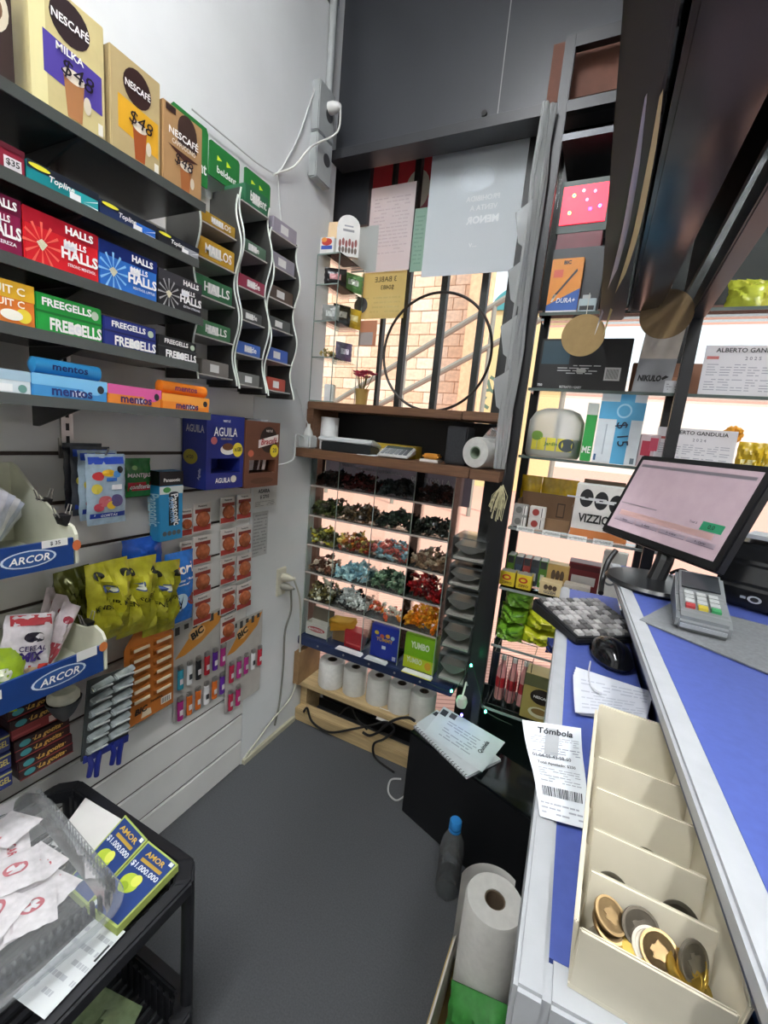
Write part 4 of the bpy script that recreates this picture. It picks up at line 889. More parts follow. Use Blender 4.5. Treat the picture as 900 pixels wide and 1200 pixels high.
MB().lathe([(.016, .003), (.02, .003), (.02, .106), (.016, .106), (.016, .003)], 20).build('core', M('5a4c40', .8), r)
for k, px in enumerate((413, 441, 467, 493)):
    p = at(px, 806 + 9 * k, y=1.40)
    r = thing('toilet_roll', ['smooth white paper roll beside the quilted roll', 'squared white paper roll in the middle of the plank', 'wide white paper roll behind the price label', 'white paper roll next to the black cabinet'][k], 'toilet roll', (p.x, 1.415, ZP))
    MB().lathe([(.018, 0), (.046, 0), (.047, .01), (.047, .1), (.044, .105), (.018, .105), (.018, 0)], 28).build('paper', M('cac8c0', .85, 0, .05, 50, .2), r, smooth=True)
    MB().lathe([(.014, .003), (.018, .003), (.018, .103), (.014, .103), (.014, .003)], 18).build('core', M('5a4c40', .8), r)
a = at(442, 832, y=1.35)
sheet('price_label', 'small white price label on the front of the wooden plank', 'label', (a.x, 1.347, ZP - .03), (R(-40), 0, R(2)), .062, .042, 'd4d2cc', [('t', '$ 31', .4, .7, .22, '282828'), ('t', '74-102', .5, .34, .22, '282828')])
cable('black_cable', 'black power cable snaking along the kick board', [at(356, 834, y=1.335), at(360, 830, y=1.335), at(366, 846, y=1.335), at(385, 858, y=1.33), at(410, 855, y=1.335), at(435, 850, y=1.335), at(452, 846, y=1.335), at(462, 855, y=1.335), at(450, 866, y=1.33), at(438, 872, y=1.32), at(440, 888, z=.008), at(462, 905, z=.006)], .0045, '141415')
cable('black_cable', 'thick black cable looping from the plank to the black cabinet', [at(425, 858, y=1.335), at(433, 862, y=1.335), at(443, 858, y=1.33), at(452, 850, y=1.33), at(464, 843, y=1.32), at(478, 841, y=1.31), at(486, 845, y=1.30)], .005, '101012')
cable('black_cable', 'thin black cable hanging under the wooden plank', [at(378, 838, y=1.4), at(386, 850, y=1.38), at(395, 840, y=1.4), at(410, 828, y=1.41), at(418, 842, y=1.4), at(430, 855, y=1.38)], .0035, '161616')
q = at(438, 845, z=.05)
r = thing('power_adapter', 'black power adapter on the floor under the plank', 'power adapter', (q.x, q.y + .04, 0), R(20)); MB().box(-.03, .03, -.02, .025, 0, .045).build('case', M('18181a', .45), r, bevel=.006); MB().tube([(-.03, 0, .02), (-.045, 0, .02)], .006, 8).build('strain_relief', M('18181a', .5), r)

# --- hoop, vase rack and window papers
a, b_ = at(450, 415, y=1.43), at(576, 412, y=1.43); rad = (b_.x - a.x) / 2
q = at(513, 417, y=1.43); cz = 1.285 + rad
o = MB().tube([(rad * math.cos(t * math.pi / 40), 0, rad * math.sin(t * math.pi / 40)) for t in range(81)], .0045, 8, False).build('wire_hoop', M('2a2622', .4, .3), None, smooth=True); o.location = ((a.x + b_.x) / 2, 1.43, cz)
tag(o, 'thin dark hoop standing on the upper wooden shelf against the bars', 'hoop')
ZU = 1.285
y0 = at(365, 299, x=-.95).y; x1 = at(399, 299, y=y0).x; zt = at(365, 299, x=-.95).z
gr = thing('glass_rack', 'small glass display rack on the upper wooden shelf by the wall', 'display rack', (XW + .006, 1.315, ZU))
zt = at(365, 299, y=1.318).z; gw = at(399, 299, y=1.318).x - XW - .006; gd = .165; gh = zt - ZU
GE = M('7c8c86', .25)
lv = [at(365, p, y=1.318).z - ZU for p in (466, 418, 376, 334)] + [gh]
lv[0] = .004
for z in lv: 
    MB().box(0, gw, 0, gd, z - .004, z).build('glass_shelf', GLASS, gr); MB().box(0, gw, -.001, .001, z - .004, z).build('shelf_edge', GE, gr)
MB().box(gw - .003, gw, 0, gd, 0, gh).build('side_pane', GLASS, gr)
for x, y in ((0, 0), (gw, 0), (gw, gd)): MB().box(x - .0012, x + .0012, y - .0012, y + .0012, 0, gh).build('pane_edge', GE, gr)
gx = XW + .006
def rk(lev, dx, dy): return (gx + dx, 1.315 + dy, ZU + lv[lev] + .0005)
pack('brown_envelope', 'tan cardboard envelope leaning on top of the glass rack', 'envelope', rk(4, .006, .06), (R(-4), R(-10), R(30)), .075, .125, .004, 'c8a46c')
p = rk(4, .062, .015)
r = thing('sweet_display_box', 'white box with an arched back card on the glass rack', 'carton', p, R(38))
MB().prism([(0, 0), (.075, 0), (.075, .09)] + [(.0375 + .0375 * math.cos(t * math.pi / 10), .09 + .035 * math.sin(t * math.pi / 10)) for t in range(1, 10)] + [(0, .09)], 0, .02).build('carton', M('dcdad6', .5), r)
deco(r, [('r', .25, .62, .75, .68, '8c8c90'), ('r', .3, .74, .7, .78, '9a9aa0')] + [('e', .15 + .14 * k, .3 + .05 * (k % 2), .06, .1, '8a4a44') for k in range(6)] + [('e', .15 + .14 * k, .15, .06, .08, '6a5a50') for k in range(6)], face_front(.075, .12), .075, .12)
pack('sweet_carton', 'small red and blue sweet carton on the glass rack', 'carton', rk(4, .004, .004), R(8), .05, .052, .03, 'dcdcd8', [('r', .1, .28, .9, .5, '3a54a8'), ('e', .5, .72, .38, .22, 'b83a34'), ('e', .3, .85, .2, .14, 'd88a3c')])
for lab, lev, dx, dy, w, h, c, rz, tx in (('black and pink packet on the upper glass rack shelf', 3, .022, .015, .075, .058, '1d1a1c', 30, 'c88a8c'), ('green packet against the pane of the glass rack', 3, .062, .06, .085, .06, '6a9a5c', 60, 'dce4d4'), ('grey film packet on the middle glass rack shelf', 2, .012, .03, .06, .06, '8a8c88', 20, 'c8ccc8'), ('black and white packet on the middle glass rack shelf', 2, .05, .04, .065, .066, '26241f', 55, 'e4e0d4'), ('yellow packet against the pane of the glass rack', 2, .066, .08, .075, .066, 'c8a832', 62, 'e8dca0'), ('purple and white packet in the glass rack', 1, .064, .05, .065, .062, '6a5c78', 60, 'd8d4e0')):
    pouch('sweet_packet', lab, 'sweet packet', rk(lev, dx, dy), R(rz), w, h, .016, c, [('r', .25, .35, .75, .65, tx)], 'packets in the glass rack', seed=len(lab))
m = MB(); rnd = random.Random(8)
for k in range(45):
    x, y = rnd.uniform(.012, .07), rnd.uniform(.012, .1); s = rnd.uniform(.005, .008); z = s + rnd.random() * .025
    m.mat(M(rnd.choice(['8a7840', 'a8944c', '5c4c24', 'c8bc8c']), .3)); c = Vector((x, y, z))
    m.add([c + Vector((s, 0, 0)), c - Vector((s, 0, 0)), c + Vector((0, s, 0)), c - Vector((0, s, 0)), c + Vector((0, 0, s)), c - Vector((0, 0, s))], [(0, 2, 4), (2, 1, 4), (1, 3, 4), (3, 0, 4), (2, 0, 5), (1, 2, 5), (3, 1, 5), (0, 3, 5)])
o = m.build('sweet_pile', None); o.location = rk(1, 0, 0); tag(o, 'small heap of gold wrapped sweets in the glass rack', 'sweets', None, 'stuff')
pack('white_carton', 'small white carton on the bottom of the glass rack', 'carton', rk(0, .04, .03), R(20), .035, .06, .03, 'e0e0de')
# vase with pink flowers
q = at(418, 473, y=1.40)
r = thing('flower_vase', 'little gold rimmed glass vase with pink flowers by the window', 'flower vase', (q.x + .012, 1.41, ZU))
MB().lathe([(.02, 0), (.024, .05), (.027, .058)], 20).build('vase', M('b89a58', .3, .3), r, smooth=True)
rnd = random.Random(2)
for k in range(9):
    t = k * 2.4; rr = .012 + .022 * (k % 3) / 2; x, y, z = rr * math.cos(t), rr * math.sin(t), .095 + .02 * rnd.random()
    MB().tube([(0, 0, .04), (x * .6, y * .6, .07), (x, y, z)], .0015, 5).build('stem', M('5c5a2c', .6), r)
    m = MB()
    for p in range(6):
        a_ = p * math.pi / 3; d = Vector((math.cos(a_), math.sin(a_), .5)) * .019; e = Vector((-math.sin(a_), math.cos(a_), 0)) * .011; c = Vector((x, y, z))
        m.add([c, c + d * .6 + e, c + d, c + d * .6 - e, c + d * .6 + Vector((0, 0, .003))], [(0, 1, 4), (1, 2, 4), (2, 3, 4), (3, 0, 4)])
    m.build('blossom', M('e8688c', .6), r, smooth=True)
# papers stuck on the glass
def wpaper(label, BL, BR, TL, col, items, trans=.55, dy=0., name='window_notice'):
    y = YG - .004 - dy; a, b_, t = at(*BL, y=y), at(*BR, y=y), at(*TL, y=y)
    w, h = b_.x - a.x, t.z - a.z
    return sheet(name, label, 'notice', (a.x, y, a.z), 0, w, h, col, items, curl=.0015, trans=trans, th=.0004, seed=int(px_seed()))
_ps = [0]
def px_seed(): _ps[0] += 1; return _ps[0]
wpaper('large pale blue notice with reversed lettering hung on the window', (493, 325), (601, 316), (502, 176), 'dfe6ea', [('t', 'MENOR', .62, .41, .06, 'f4f8fa', {'w': .45, 'mir': 1, 'b': .04}), ('t', 'VENTA A', .62, .5, .04, 'f2f6f8', {'w': .35, 'mir': 1}), ('t', 'PROHIBIDA', .6, .57, .04, 'f2f6f8', {'w': .42, 'mir': 1}), ('e', .52, .72, .18, .1, 'd6dee4'), ('t', 'v...', .55, .22, .03, 'f4f8fa')], .35, .02)
wpaper('pinkish printed notice beside the large pale blue one', (428, 320), (479, 314), (430, 222), 'ece4e4', scribble(16, .1, .9, .2, .88, 'cfc4c6', 3), .5, .008)
wpaper('small blank grey sheet on the window over the glass rack', (411, 320), (440, 318), (410, 268), 'c9cfcd', [], .3, .012)
wpaper('yellow handwritten sheet on the window behind the glass rack', (421, 374), (472, 374), (421, 321), 'e6d79a', [('t', '3 BABLE', .55, .84, .11, '2c2820', {'w': .75, 'mir': 1, 'b': 0}), ('t', '$0483', .6, .66, .11, '2c2820', {'w': .6, 'mir': 1, 'b': 0})] + scribble(4, .1, .9, .1, .5, 'd6c888', 9), .6)
wpaper('narrow sea green leaflet between the window notices', (480, 319), (494, 318), (484, 245), 'a8c8b8', scribble(12, .15, .85, .1, .9, '8ab09e', 4), .5)
wpaper('small orange and grey leaflet on the window behind the glass rack', (420, 406), (440, 404), (420, 376), 'd8a888', [('r', .05, .05, .8, .55, 'a8a09c')], .5)
q = at(423, 358, y=YG - .006)
tag(MB().lathe([(.028, 0), (.028, .001)], 24, (q.x, YG - .008, q.z), 'y').build('round_sticker', M('4a4c4e', .6)), 'round dark sticker on the window behind the glass rack', 'sticker')
# blind rail and the red banner outside
a, b_ = at(462, 178, y=1.45), at(609, 150, y=1.45)
tag(MB().box(a.x, b_.x, 1.443, 1.455, a.z - .012, a.z + .01).build('blind_rail', M('8c8880', .5), bevel=.002), 'pale narrow rail over the large pale blue notice', 'rail')
a, b_ = at(434, 216, y=1.6), at(612, 290, y=1.6)
r = thing('outdoor_banner', 'red banner with white discs hanging outside over the bars', 'banner', (a.x, 1.6, b_.z)); w = b_.x - a.x; h = 2.28 - b_.z
MB().box(0, w, 0, .01, h * .45, h).build('red_cloth', M('c8303a', .6), r); MB().box(w * .27, w, 0, .008, 0, h * .45).build('pink_cloth', M('b06a7c', .6), r)
deco(r, [('e', .33, .52, .08, .15, 'd8d4c8'), ('e', .95, .55, .08, .15, 'd8d4c8')], face_front(w, h), w, h)
# socket box, conduit and plug on the upper wall
q = at(378, 222, x=XW)
r = thing('socket_box', 'grey surface socket box with two outlets high on the white wall', 'socket box', (XW, 1.245, q.z - .005), WALL)
MB().box(0, .085, -.03, 0, 0, .125).build('lower_socket', M('a8acac', .45), r, bevel=.003); MB().box(0, .085, -.03, 0, .128, .265).build('upper_socket', M('a0a4a4', .45), r, bevel=.003)
for z in (.07, .195): MB().lathe([(.018, -.031), (.018, -.028), (.014, -.026), (.001, -.026)], 18, (.055, 0, z), 'y').build('outlet_hole', M('3c3e40', .5), r)
MB().lathe([(.017, -.03), (.017, -.045), (.012, -.062), (.006, -.07)], 18, (.055, 0, .215), 'y').build('white_plug', M('d8d8d4', .45), r, smooth=True)
r = thing('cable_conduit', 'grey conduit running up the white wall from the socket box', 'conduit', (XW + .015, 1.31, q.z + .262)); MB().tube([(0, 0, 0), (0, 0, .42)], .012, 12).build('pipe', M('a4a8a8', .4), r, smooth=True); MB().box(-.015, .006, -.02, .02, .24, .26).build('clamp', M('8c9090', .4), r)
z2 = q.z
pl = Vector((XW + .07, 1.3, z2 + .21))
cable('white_flex', 'white flex drooping from the wall plug to the gum racks', [pl, at(395, 155, x=-.9), at(365, 172, x=-.93), at(345, 195, x=-.945), at(328, 202, x=-.95), at(320, 205, x=-.95)], .003, 'd8d8d2')
cable('white_flex', 'thin white flex from the socket box down to the gum racks', [(XW + .01, 1.25, z2 + .24), at(362, 125, x=-.955), at(350, 160, x=-.955), at(332, 195, x=-.955), at(326, 203, x=-.955), at(327, 225, x=-.955), at(330, 262, x=-.955)], .0022, 'c8cac8')
cable('white_flex', 'taut thin flex running along the header cards', [at(225, 128, x=-.95), at(270, 165, x=-.95), at(300, 190, x=-.95), at(322, 204, x=-.95)], .0018, 'b8bab8')
# wall socket low down with two plugs and cords
a = at(324, 697, x=XW)
r = thing('wall_socket', 'cream wall socket with two plugs above the floor', 'wall socket', (XW, 1.187, .585), WALL)
MB().box(0, .05, -.008, 0, 0, .105).build('plate', M('cfcbb8', .5), r, bevel=.003)
for z, c in ((.07, 'bdb9a6'), (.035, '8c8a80')): MB().lathe([(.014, -.008), (.014, -.03), (.009, -.045), (.005, -.055)], 16, (.03, 0, z), 'y').build('plug', M(c, .5), r, smooth=True)
cable('grey_cord', 'dark grey cord falling from the wall socket to the floor', [(-.9, 1.217, .62), at(341, 690, x=-.92), at(341, 715, x=-.93), at(334, 740, x=-.94), at(332, 780, x=-.95), at(328, 820, x=-.95), at(322, 850, x=-.95)], .004, '77776f')
cable('grey_cord', 'pale grey cord falling from the wall socket to the skirting cable', [(-.9, 1.22, .655), at(344, 678, x=-.92), at(351, 700, x=-.93), at(352, 735, x=-.935), at(350, 780, x=-.94), at(342, 815, x=-.945), at(318, 845, x=-.945), at(300, 870, x=-.945), at(285, 890, z=.01)], .0035, 'b4b2a4')
r = thing('baseboard_left', None, None, (XW, 1.05, 0)); r['kind'] = 'structure'; MB().box(0, .012, 0, .29, 0, .018).build('strip', M('b4b09a', .6), r)
# twine and hanging plastic bags by the post
q = at(588, 568, y=1.235)
r = thing('twine_bundle', 'bundle of cream twine hanging at the end of the wooden shelf', 'twine', (q.x, 1.235, q.z))
rnd = random.Random(4)
for k in range(13):
    x = -.022 + .0034 * k + rnd.uniform(-.001, .001); L = rnd.uniform(.06, .105)
    MB().tube([(0, 0, .0), (x * .6, -.003 * (k % 3), -L * .4), (x - .006, 0, -L), (x - .003, 0, -L * 1.03), (x, .003, -L * .5), (.004, 0, 0)], .0008, 5).build('strand', M('cfc8a0', .8), r)
MB().tube([(0, 0, -.004), (.004, 0, .03), (.0, .02, .06)], .002, 6).build('loop', M('2a2a2a', .5), r)

# ================================================================== shelf unit in the right hand window
BM = M('1c1d20', .4, .2, .1)
un = thing('shelf_unit', 'black metal shelf unit with glass shelves in the window behind the till', 'shelf unit', (0, 1.3, 0))
XA, XB = -.225, .155
for x, y, zt in ((XA, 0, 2.2), (XB, 0, 1.56), (XA + .01, .19, 2.2), (XB, .19, 1.56), (.62, 0, 1.56), (.62, .19, 1.56)):
    MB().box(x - .013, x + .013, y, y + .022, 0, zt).build('upright', BM, un, bevel=.002)
MB().box(XA + .013, .02, .0, .02, 2.17, 2.2).build('top_bar', BM, un); MB().box(XA + .013, .02, 0, .02, 2.03, 2.055).build('cross_bar', BM, un); MB().box(XA + .013, .02, .0, .19, 1.965, 1.98).build('metal_tray', M('3c3e42', .35, .5), un)
MB().box(.005, .025, 0, .02, 1.56, 2.2).build('upright', BM, un)
MB().box(XA - .05, -.06, .05, .056, 2.09, 2.225).build('brown_board', M('6a4030', .7, 0, .15), un)
SZR = [at(626, 367, y=1.33).z, at(640, 455, y=1.33).z, at(650, 537, y=1.33).z, at(640, 624, y=1.33).z, at(600, 690, y=1.33).z, .578, .36]
for k, z in enumerate(SZR):
    MB().box(XA + .014, .606, .028, .187, z - .007, z - .0005).build('glass_shelf', GLASS, un)
    MB().box(XA + .014, .606, .026, .028, z - .008, z).build('shelf_edge', M('4c5a56', .25) if k < 3 else M('8c9490', .25), un)
MB().box(XA + .013, XB - .013, .03, .18, .0, .02).build('foot_board', BM, un)
S = [z + .0005 for z in SZR]
YF = 1.345
def sp(name, label, BL, BR, T, d, col, items=(), s=1, rz=0, cat='carton', yf=YF, **kw):
    a, b_, t = at(*BL, y=yf), at(*BR, y=yf), at(*T, y=yf)
    return pack(name, label, cat, (a.x, yf, S[s]), R(rz), b_.x - a.x, t.z - S[s], d, col, items, **kw)
# red display and the little lights
a, b_ = at(655, 265, y=1.37), at(716, 213, y=1.37)
r = thing('light_box', 'glowing red light box on the shelf unit', 'light box', (a.x, 1.37, a.z)); w, h = b_.x - a.x, b_.z - a.z
MB().box(-.006, w + .006, 0, .05, -.02, h + .015).build('frame', M('25403a', .4), r)
MB().box(0, w, -.004, 0, 0, h).build('red_panel', M('e0243c', .4, emit=1.1), r)
for u, v, c in ((.25, .75, '40ff60'), (.2, .3, '40ff60'), (.55, .6, 'ff5070'), (.7, .8, 'ff5070'), (.65, .35, '6040ff'), (.85, .4, '4060ff'), (.45, .85, 'ff7080')): MB().lathe([(.001, -.006), (.004, -.005), (.004, -.004)], 10, (u * w, 0, v * h), 'y').build('led', M(c, .4, emit=4), r)
MB().box(0, w, -.002, .048, -.06, -.022).build('plinth', M('6a1828', .4), r)
pack('stock_box', 'plain dark box under the glowing red light box', 'box', (a.x - .003, 1.365, S[0]), 0, w + .02, a.z - .0605 - S[0], .08, '2e3236', [('r', .7, .1, .85, .3, 'b0b4b4')])
# first glass shelf
sp('pen_box', 'orange and blue ballpoint pen box on the top glass shelf', (639, 365), (675, 367), (645, 304), .03, 'e08a22', [('r', 0, 0, 1, .06, 'd8d8d8'), ('p', [(0, .06), (1, .06), (1, .45), (0, .16)], '2a5cac'), ('t', 'BIC', .5, .92, .07, '201810', {'b': .05}), ('r', .1, .66, .4, .8, 'd8603c'), ('p', [(.15, .3), (.2, .28), (.85, .76), (.82, .8)], '20242c'), ('p', [(.12, .22), (.18, .22), (.3, .35), (.2, .36)], 'e8dcc0'), ('t', 'DURA+', .6, .24, .09, 'e8ecf4', {'sh': .2, 'w': .6})], 0)
sp('stock_box', 'low pale box beside the ballpoint pen box', (676, 366), (697, 366), (676, 350), .08, 'a8b8bc', [('r', .1, .2, .9, .5, '1c1e22')], 0)
for lab, px, c, rr in (('round tan cardboard disc hanging in front of the black box', (683, 393), '9a8054', .05), ('round tan cardboard disc hanging over the white paper bag', (781, 368), '8c7450', .054)):
    q = at(*px, y=1.24); r = thing('card_disc', lab, 'disc', (q.x, 1.24, q.z), 0)
    MB().lathe([(.001, 0), (rr, 0), (rr, .004), (.001, .004)], 40, (0, 0, 0), 'y').build('disc', M(c, .8, 0, .06, 60), r)
    MB().tube([(0, .002, rr - .002), (0, .004, rr + .05)], .001, 6).build('thread', M('c8c4b8', .8), r)
# second glass shelf
sp('black_box', 'long black box with a barcode on the glass shelf', (628, 455), (733, 455), (633, 397), .1, '17181a', [('r', .02, .5, .34, .96, '24404c'), ('t', 'RETRATO / GARY', .4, .05, .05, 'd8d8d8', {'w': .25}), ('t', '750', .04, .08, .05, 'd8d8d8')] + scribble(4, .22, .7, .3, .5, 'b0b0b0', 2) + [('r', .75, .2, .92, .45, 'c8c8c4')] + [('p', [(.77 + .012 * k, .23), (.775 + .012 * k, .23), (.775 + .012 * k, .42), (.77 + .012 * k, .42)], '202020') for k in range(11)] + [('r', .44, .34, .54, .42, 'a8a8a4')], 1)
a, b_ = at(741, 455, y=1.35), at(783, 456, y=1.35)
r = thing('paper_bag', 'white paper bag with a grey lower half and black logo', 'paper bag', (a.x, 1.345, S[1])); w = b_.x - a.x
MB().hexa([(0, 0, 0), (w, 0, 0), (w, .07, 0), (0, .07, 0), (.01, .01, .2), (w + .015, .01, .2), (w + .01, .05, .2), (.015, .05, .2)]).build('bag', M('cfc6b8', .7, 0, .1, 30, .2), r)
MB().hexa([(-.001, -.001, 0), (w + .001, -.001, 0), (w, .07, 0), (0, .07, 0), (.004, .002, .085), (w + .007, .002, .085), (w, .06, .085), (.005, .06, .085)]).build('grey_base', M('a4a6a8', .6), r)
deco(r, [('t', 'NIKULO', .42, .45, .2, '1c1c1c', {'w': .65, 'b': .05, 'sh': .15}), ('p', [(.78, .4), (.95, .5), (.85, .55), (.75, .46)], '1c1c1c')], lambda u, v, L: (u * w, -.003 - L + .003 * v, v * .08), w, .08)
sheet('price_label', 'small white label standing by the white paper bag', 'label', (at(779, 449, y=1.33).x, 1.332, S[1]), 0, .045, .03, 'd8dadc', scribble(3, .1, .9, .2, .8, '9a9a9a', 5))
pack('stock_box', 'brown carton standing behind the white paper bag', 'carton', (at(737, 455, y=1.43).x, 1.435, S[1]), 0, .18, .09, .05, '8a6048', [('r', .3, .3, .7, .6, 'a87858')])
def calendar(label, BL, BR, T, s, head, year):
    a, b_, t = at(*BL, y=1.34), at(*BR, y=1.34), at(*T, y=1.34)
    w, h = b_.x - a.x, t.z - S[s]
    r = thing('wall_calendar', label, 'calendar', (a.x, 1.34, S[s]), (R(-6), 0, 0)); MB().box(0, w, 0, .0015, 0, h).build('card', papermat('calendar_card', 'e6e6e8', .4), r)
    it = [('t', head, .52, .9, .09, '24262c', {'w': .9}), ('t', year, .55, .74, .07, '8a8c94', {'w': .55}), ('r', .03, .72, .17, .78, 'b05a54')]
    for i in range(6):
        for j in range(2): it += scribble(5, .05 + .155 * i, .18 + .155 * i, .38 - .3 * j, .64 - .3 * j, 'a4a6b0', i * 2 + j, .3)
    deco(r, it, face_front(w, h), w, h)
calendar('white year calendar on the upper glass shelf beside the post', (818, 457), (925, 460), (823, 403), 1, 'ALBERTO GANDULIA', '2 0 2 5')
calendar('white year calendar on the glass shelf behind the till screen', (764, 541), (858, 546), (768, 499), 2, 'ALBERTO GANDULIA', '2 0 2 4')
# third glass shelf
a, b_ = at(612, 533, y=1.36), at(678, 537, y=1.36)
r = thing('plastic_tub', 'frosted plastic tub with yellow and green print on the glass shelf', 'tub', ((a.x + b_.x) / 2, 1.41, S[2])); rr = (b_.x - a.x) / 2
MB().lathe([(rr * .93, 0), (rr, .01), (rr, .075), (rr * .99, .105), (rr * .8, .13), (rr * .5, .14), (.001, .142)], 36).build('tub', FROST, r, smooth=True)
MB().lathe([(rr * .9, .002), (rr * .96, .01), (rr * .96, .055), (.001, .055)], 30).build('contents', M('c8bc5c', .6, 0, .3, 30), r, smooth=True)
deco(r, [('r', .2, .1, .8, .5, 'd8cc48'), ('e', .28, .55, .1, .15, '7aa04a'), ('t', 'Jardín', .5, .3, .14, '4a7a3c'), ('e', .72, .3, .12, .2, '4c5458')], lambda u, v, L: ((rr + .001 + L) * math.sin((u - .5) * 2.6), -(rr + .001 + L) * math.cos((u - .5) * 2.6), .01 + v * .09), rr * 2.6, .1)
sp('green_box', 'narrow bright green box beside the plastic tub', (679, 537), (691, 540), (690, 472), .08, '2fa048', [('t', 'ME', .5, .2, .12, 'e8f0e4', {'w': .8}), ('r', 0, .8, 1, 1, 'c8d0c8')], 2, rz=0)
sp('medicine_box', 'white and light blue medicine box with a hand written price', (693, 539), (744, 546), (704, 458), .05, 'd6dee2', [('r', .42, 0, .74, 1, '5aaed8'), ('r', 0, .62, 1, .86, '5aaed8'), ('e', .55, .74, .17, .1, 'a8d8ee'), ('e', .55, .74, .13, .075, '5aaed8'), ('t', '$ 15', .58, .42, .16, '1c2440', {'rot': -80, 'b': 0, 'w': .8}), ('r', .86, .02, .95, .1, '6a7a84'), ('r', .03, .03, .08, .12, '3a5a7c'), ('r', .2, .12, .23, .55, 'a8b4bc')], 2)
sp('red_box', 'red and white small box leaning by the medicine box', (745, 545), (768, 547), (748, 508), .05, 'c8b4b8', [('r', .1, .35, .6, .8, 'b02c44'), ('r', .5, .5, .9, .9, 'b84058')], 2)
for k, px in enumerate((858, 872, 886, 900)):
    q = at(px, 548, y=1.37)
    pouch('yellow_packet', 'yellow packet standing in a row beside the lower calendar', 'packet', (q.x, 1.36 + .01 * (k % 2), S[2]), R(-10 + 6 * k), .05, .085, .025, ['c8a828', 'a89a28', 'd0b030', 'b8a42c'][k], [('r', .2, .3, .8, .5, 'e8dc9c')], 'yellow packets by the lower calendar', seed=70 + k, crinkle=.4)
q = at(862, 500, y=1.36)
r = thing('orange_rosette', 'orange paper flower above the yellow packets', 'paper flower', (q.x, 1.37, S[2] + .088))
rnd = random.Random(6)
for k in range(9):
    t = k * math.pi * 2 / 9; MB().lathe([(.001, -.009), (.008, -.004), (.009, .003), (.001, .009)], 8, (.014 * math.cos(t), -.006 * (k % 2), .012 + .014 * math.sin(t))).build('petal', M('e8a028', .6), r, smooth=True)
MB().box(-.002, .002, -.002, .002, -.088, .01).build('stick', M('6a7a3c', .7), r)
# goods on the top glass shelf, right end
for k in range(6):
    q = at(846 + 14 * (k % 3) + 8 * (k // 3), 350, y=1.40); 
    pouch('yellow_net_pack', 'yellow green packet in the heap on the top shelf end', 'packet', (q.x, 1.36 + .03 * (k // 3), S[0] + .001 + .028 * (k // 3)), (R(-30), 0, R(10 * k - 20)), .07, .07, .03, ['b8c040', 'd0cc50', 'a8b438'][k % 3], [], 'packets on the top shelf end', seed=80 + k)
# fourth glass shelf
a, b_ = at(603, 612, y=1.37), at(667, 618, y=1.37)
r = thing('brown_carton', 'open brown carton holding small cartons on the glass shelf', 'carton', (a.x, 1.37, S[3])); w = b_.x - a.x
MB().box(0, w, .08, .084, 0, .1).build('back_wall', M('7a5c42', .7), r); MB().box(0, w, 0, .003, 0, .035).build('front_wall', M('8a6a4c', .7), r)
for x in (0, w - .003): MB().box(x, x + .003, .003, .08, 0, .08).build('side_wall', M('7a5c42', .7), r)
deco(r, [('r', .7, .3, .85, .75, '4a3626'), ('r', .72, .34, .83, .71, '7a5c42')], lambda u, v, L: (u * w, .08 - L, v * .1), w, .1)
for i in range(2):
    for j in range(2):
        q = at(616 + 3, 605, y=1.345)
        pack('small_carton', 'small red and white carton stacked before the brown carton' if i else 'small grey carton stacked before the brown carton', 'carton', (q.x - .045 + .047 * i, 1.342, S[3] + .0345 * j), 0, .045 if i else .042, .034, .022, 'cfcac4' if i else '9a9894', [('e', .4, .5, .22, .3, '9c3a34' if i else '6a6a66'), ('r', .68, .1, .95, .9, 'e0dcd6'), ('r', .75, .1, .8, .9, '30302e')], group='small cartons before the brown carton')
for k, px in enumerate((606, 630, 648)):
    q = at(px, 600, y=1.46); pouch('yellow_packet', 'yellow cellophane packet behind the brown carton', 'packet', (q.x, 1.468, S[3]), 0, .062, .15, .02, 'c8a41e', [], 'yellow packets behind the brown carton', seed=90 + k)
sp('white_food_carton', 'white carton with three black seals and an orange base', (669, 614), (736, 624), (673, 566), .08, 'd4d0ca', [('e', .2, .75, .12, .17, '1c1c1e'), ('e', .46, .73, .12, .17, '1c1c1e'), ('e', .72, .7, .12, .17, '1c1c1e'), ('t', '— —', .2, .75, .03, 'c8c8c8'), ('t', '— —', .46, .73, .03, 'c8c8c8'), ('t', '— —', .72, .7, .03, 'c8c8c8'), ('t', 'VIZZIO', .38, .38, .17, '20201e', {'w': .55, 'b': .03}), ('r', 0, 0, 1, .16, 'c87a44'), ('e', .85, .4, .08, .1, '9a9a98')], 3)
r = MB().hexa([(0, 0, 0), (.13, 0, 0), (.13, .003, 0), (0, .003, 0), (.01, .012, .035), (.12, .012, .035), (.12, .015, .035), (.01, .015, .035)]).build('carton_flap', M('7c6a58', .7)); q = at(680, 566, y=1.42); r.location = (q.x, 1.43, q.z - .01)
tag(r, 'brown cardboard sheet rising behind the white carton', 'cardboard'); r.location.z = S[3]; r.scale = (1, 1, 4.6)
for k in range(4):
    q = at(606 + 30 * k, 618 + 3 * k, y=1.333); sheet('shelf_ticket', 'white price ticket on the front of the glass shelf', 'ticket', (q.x, 1.3245, S[3] - .009), (R(-12), 0, 0), .05, .016, 'd4d4d0', scribble(2, .1, .9, .2, .8, '8a8a88', k), group='price tickets on the shelf front')
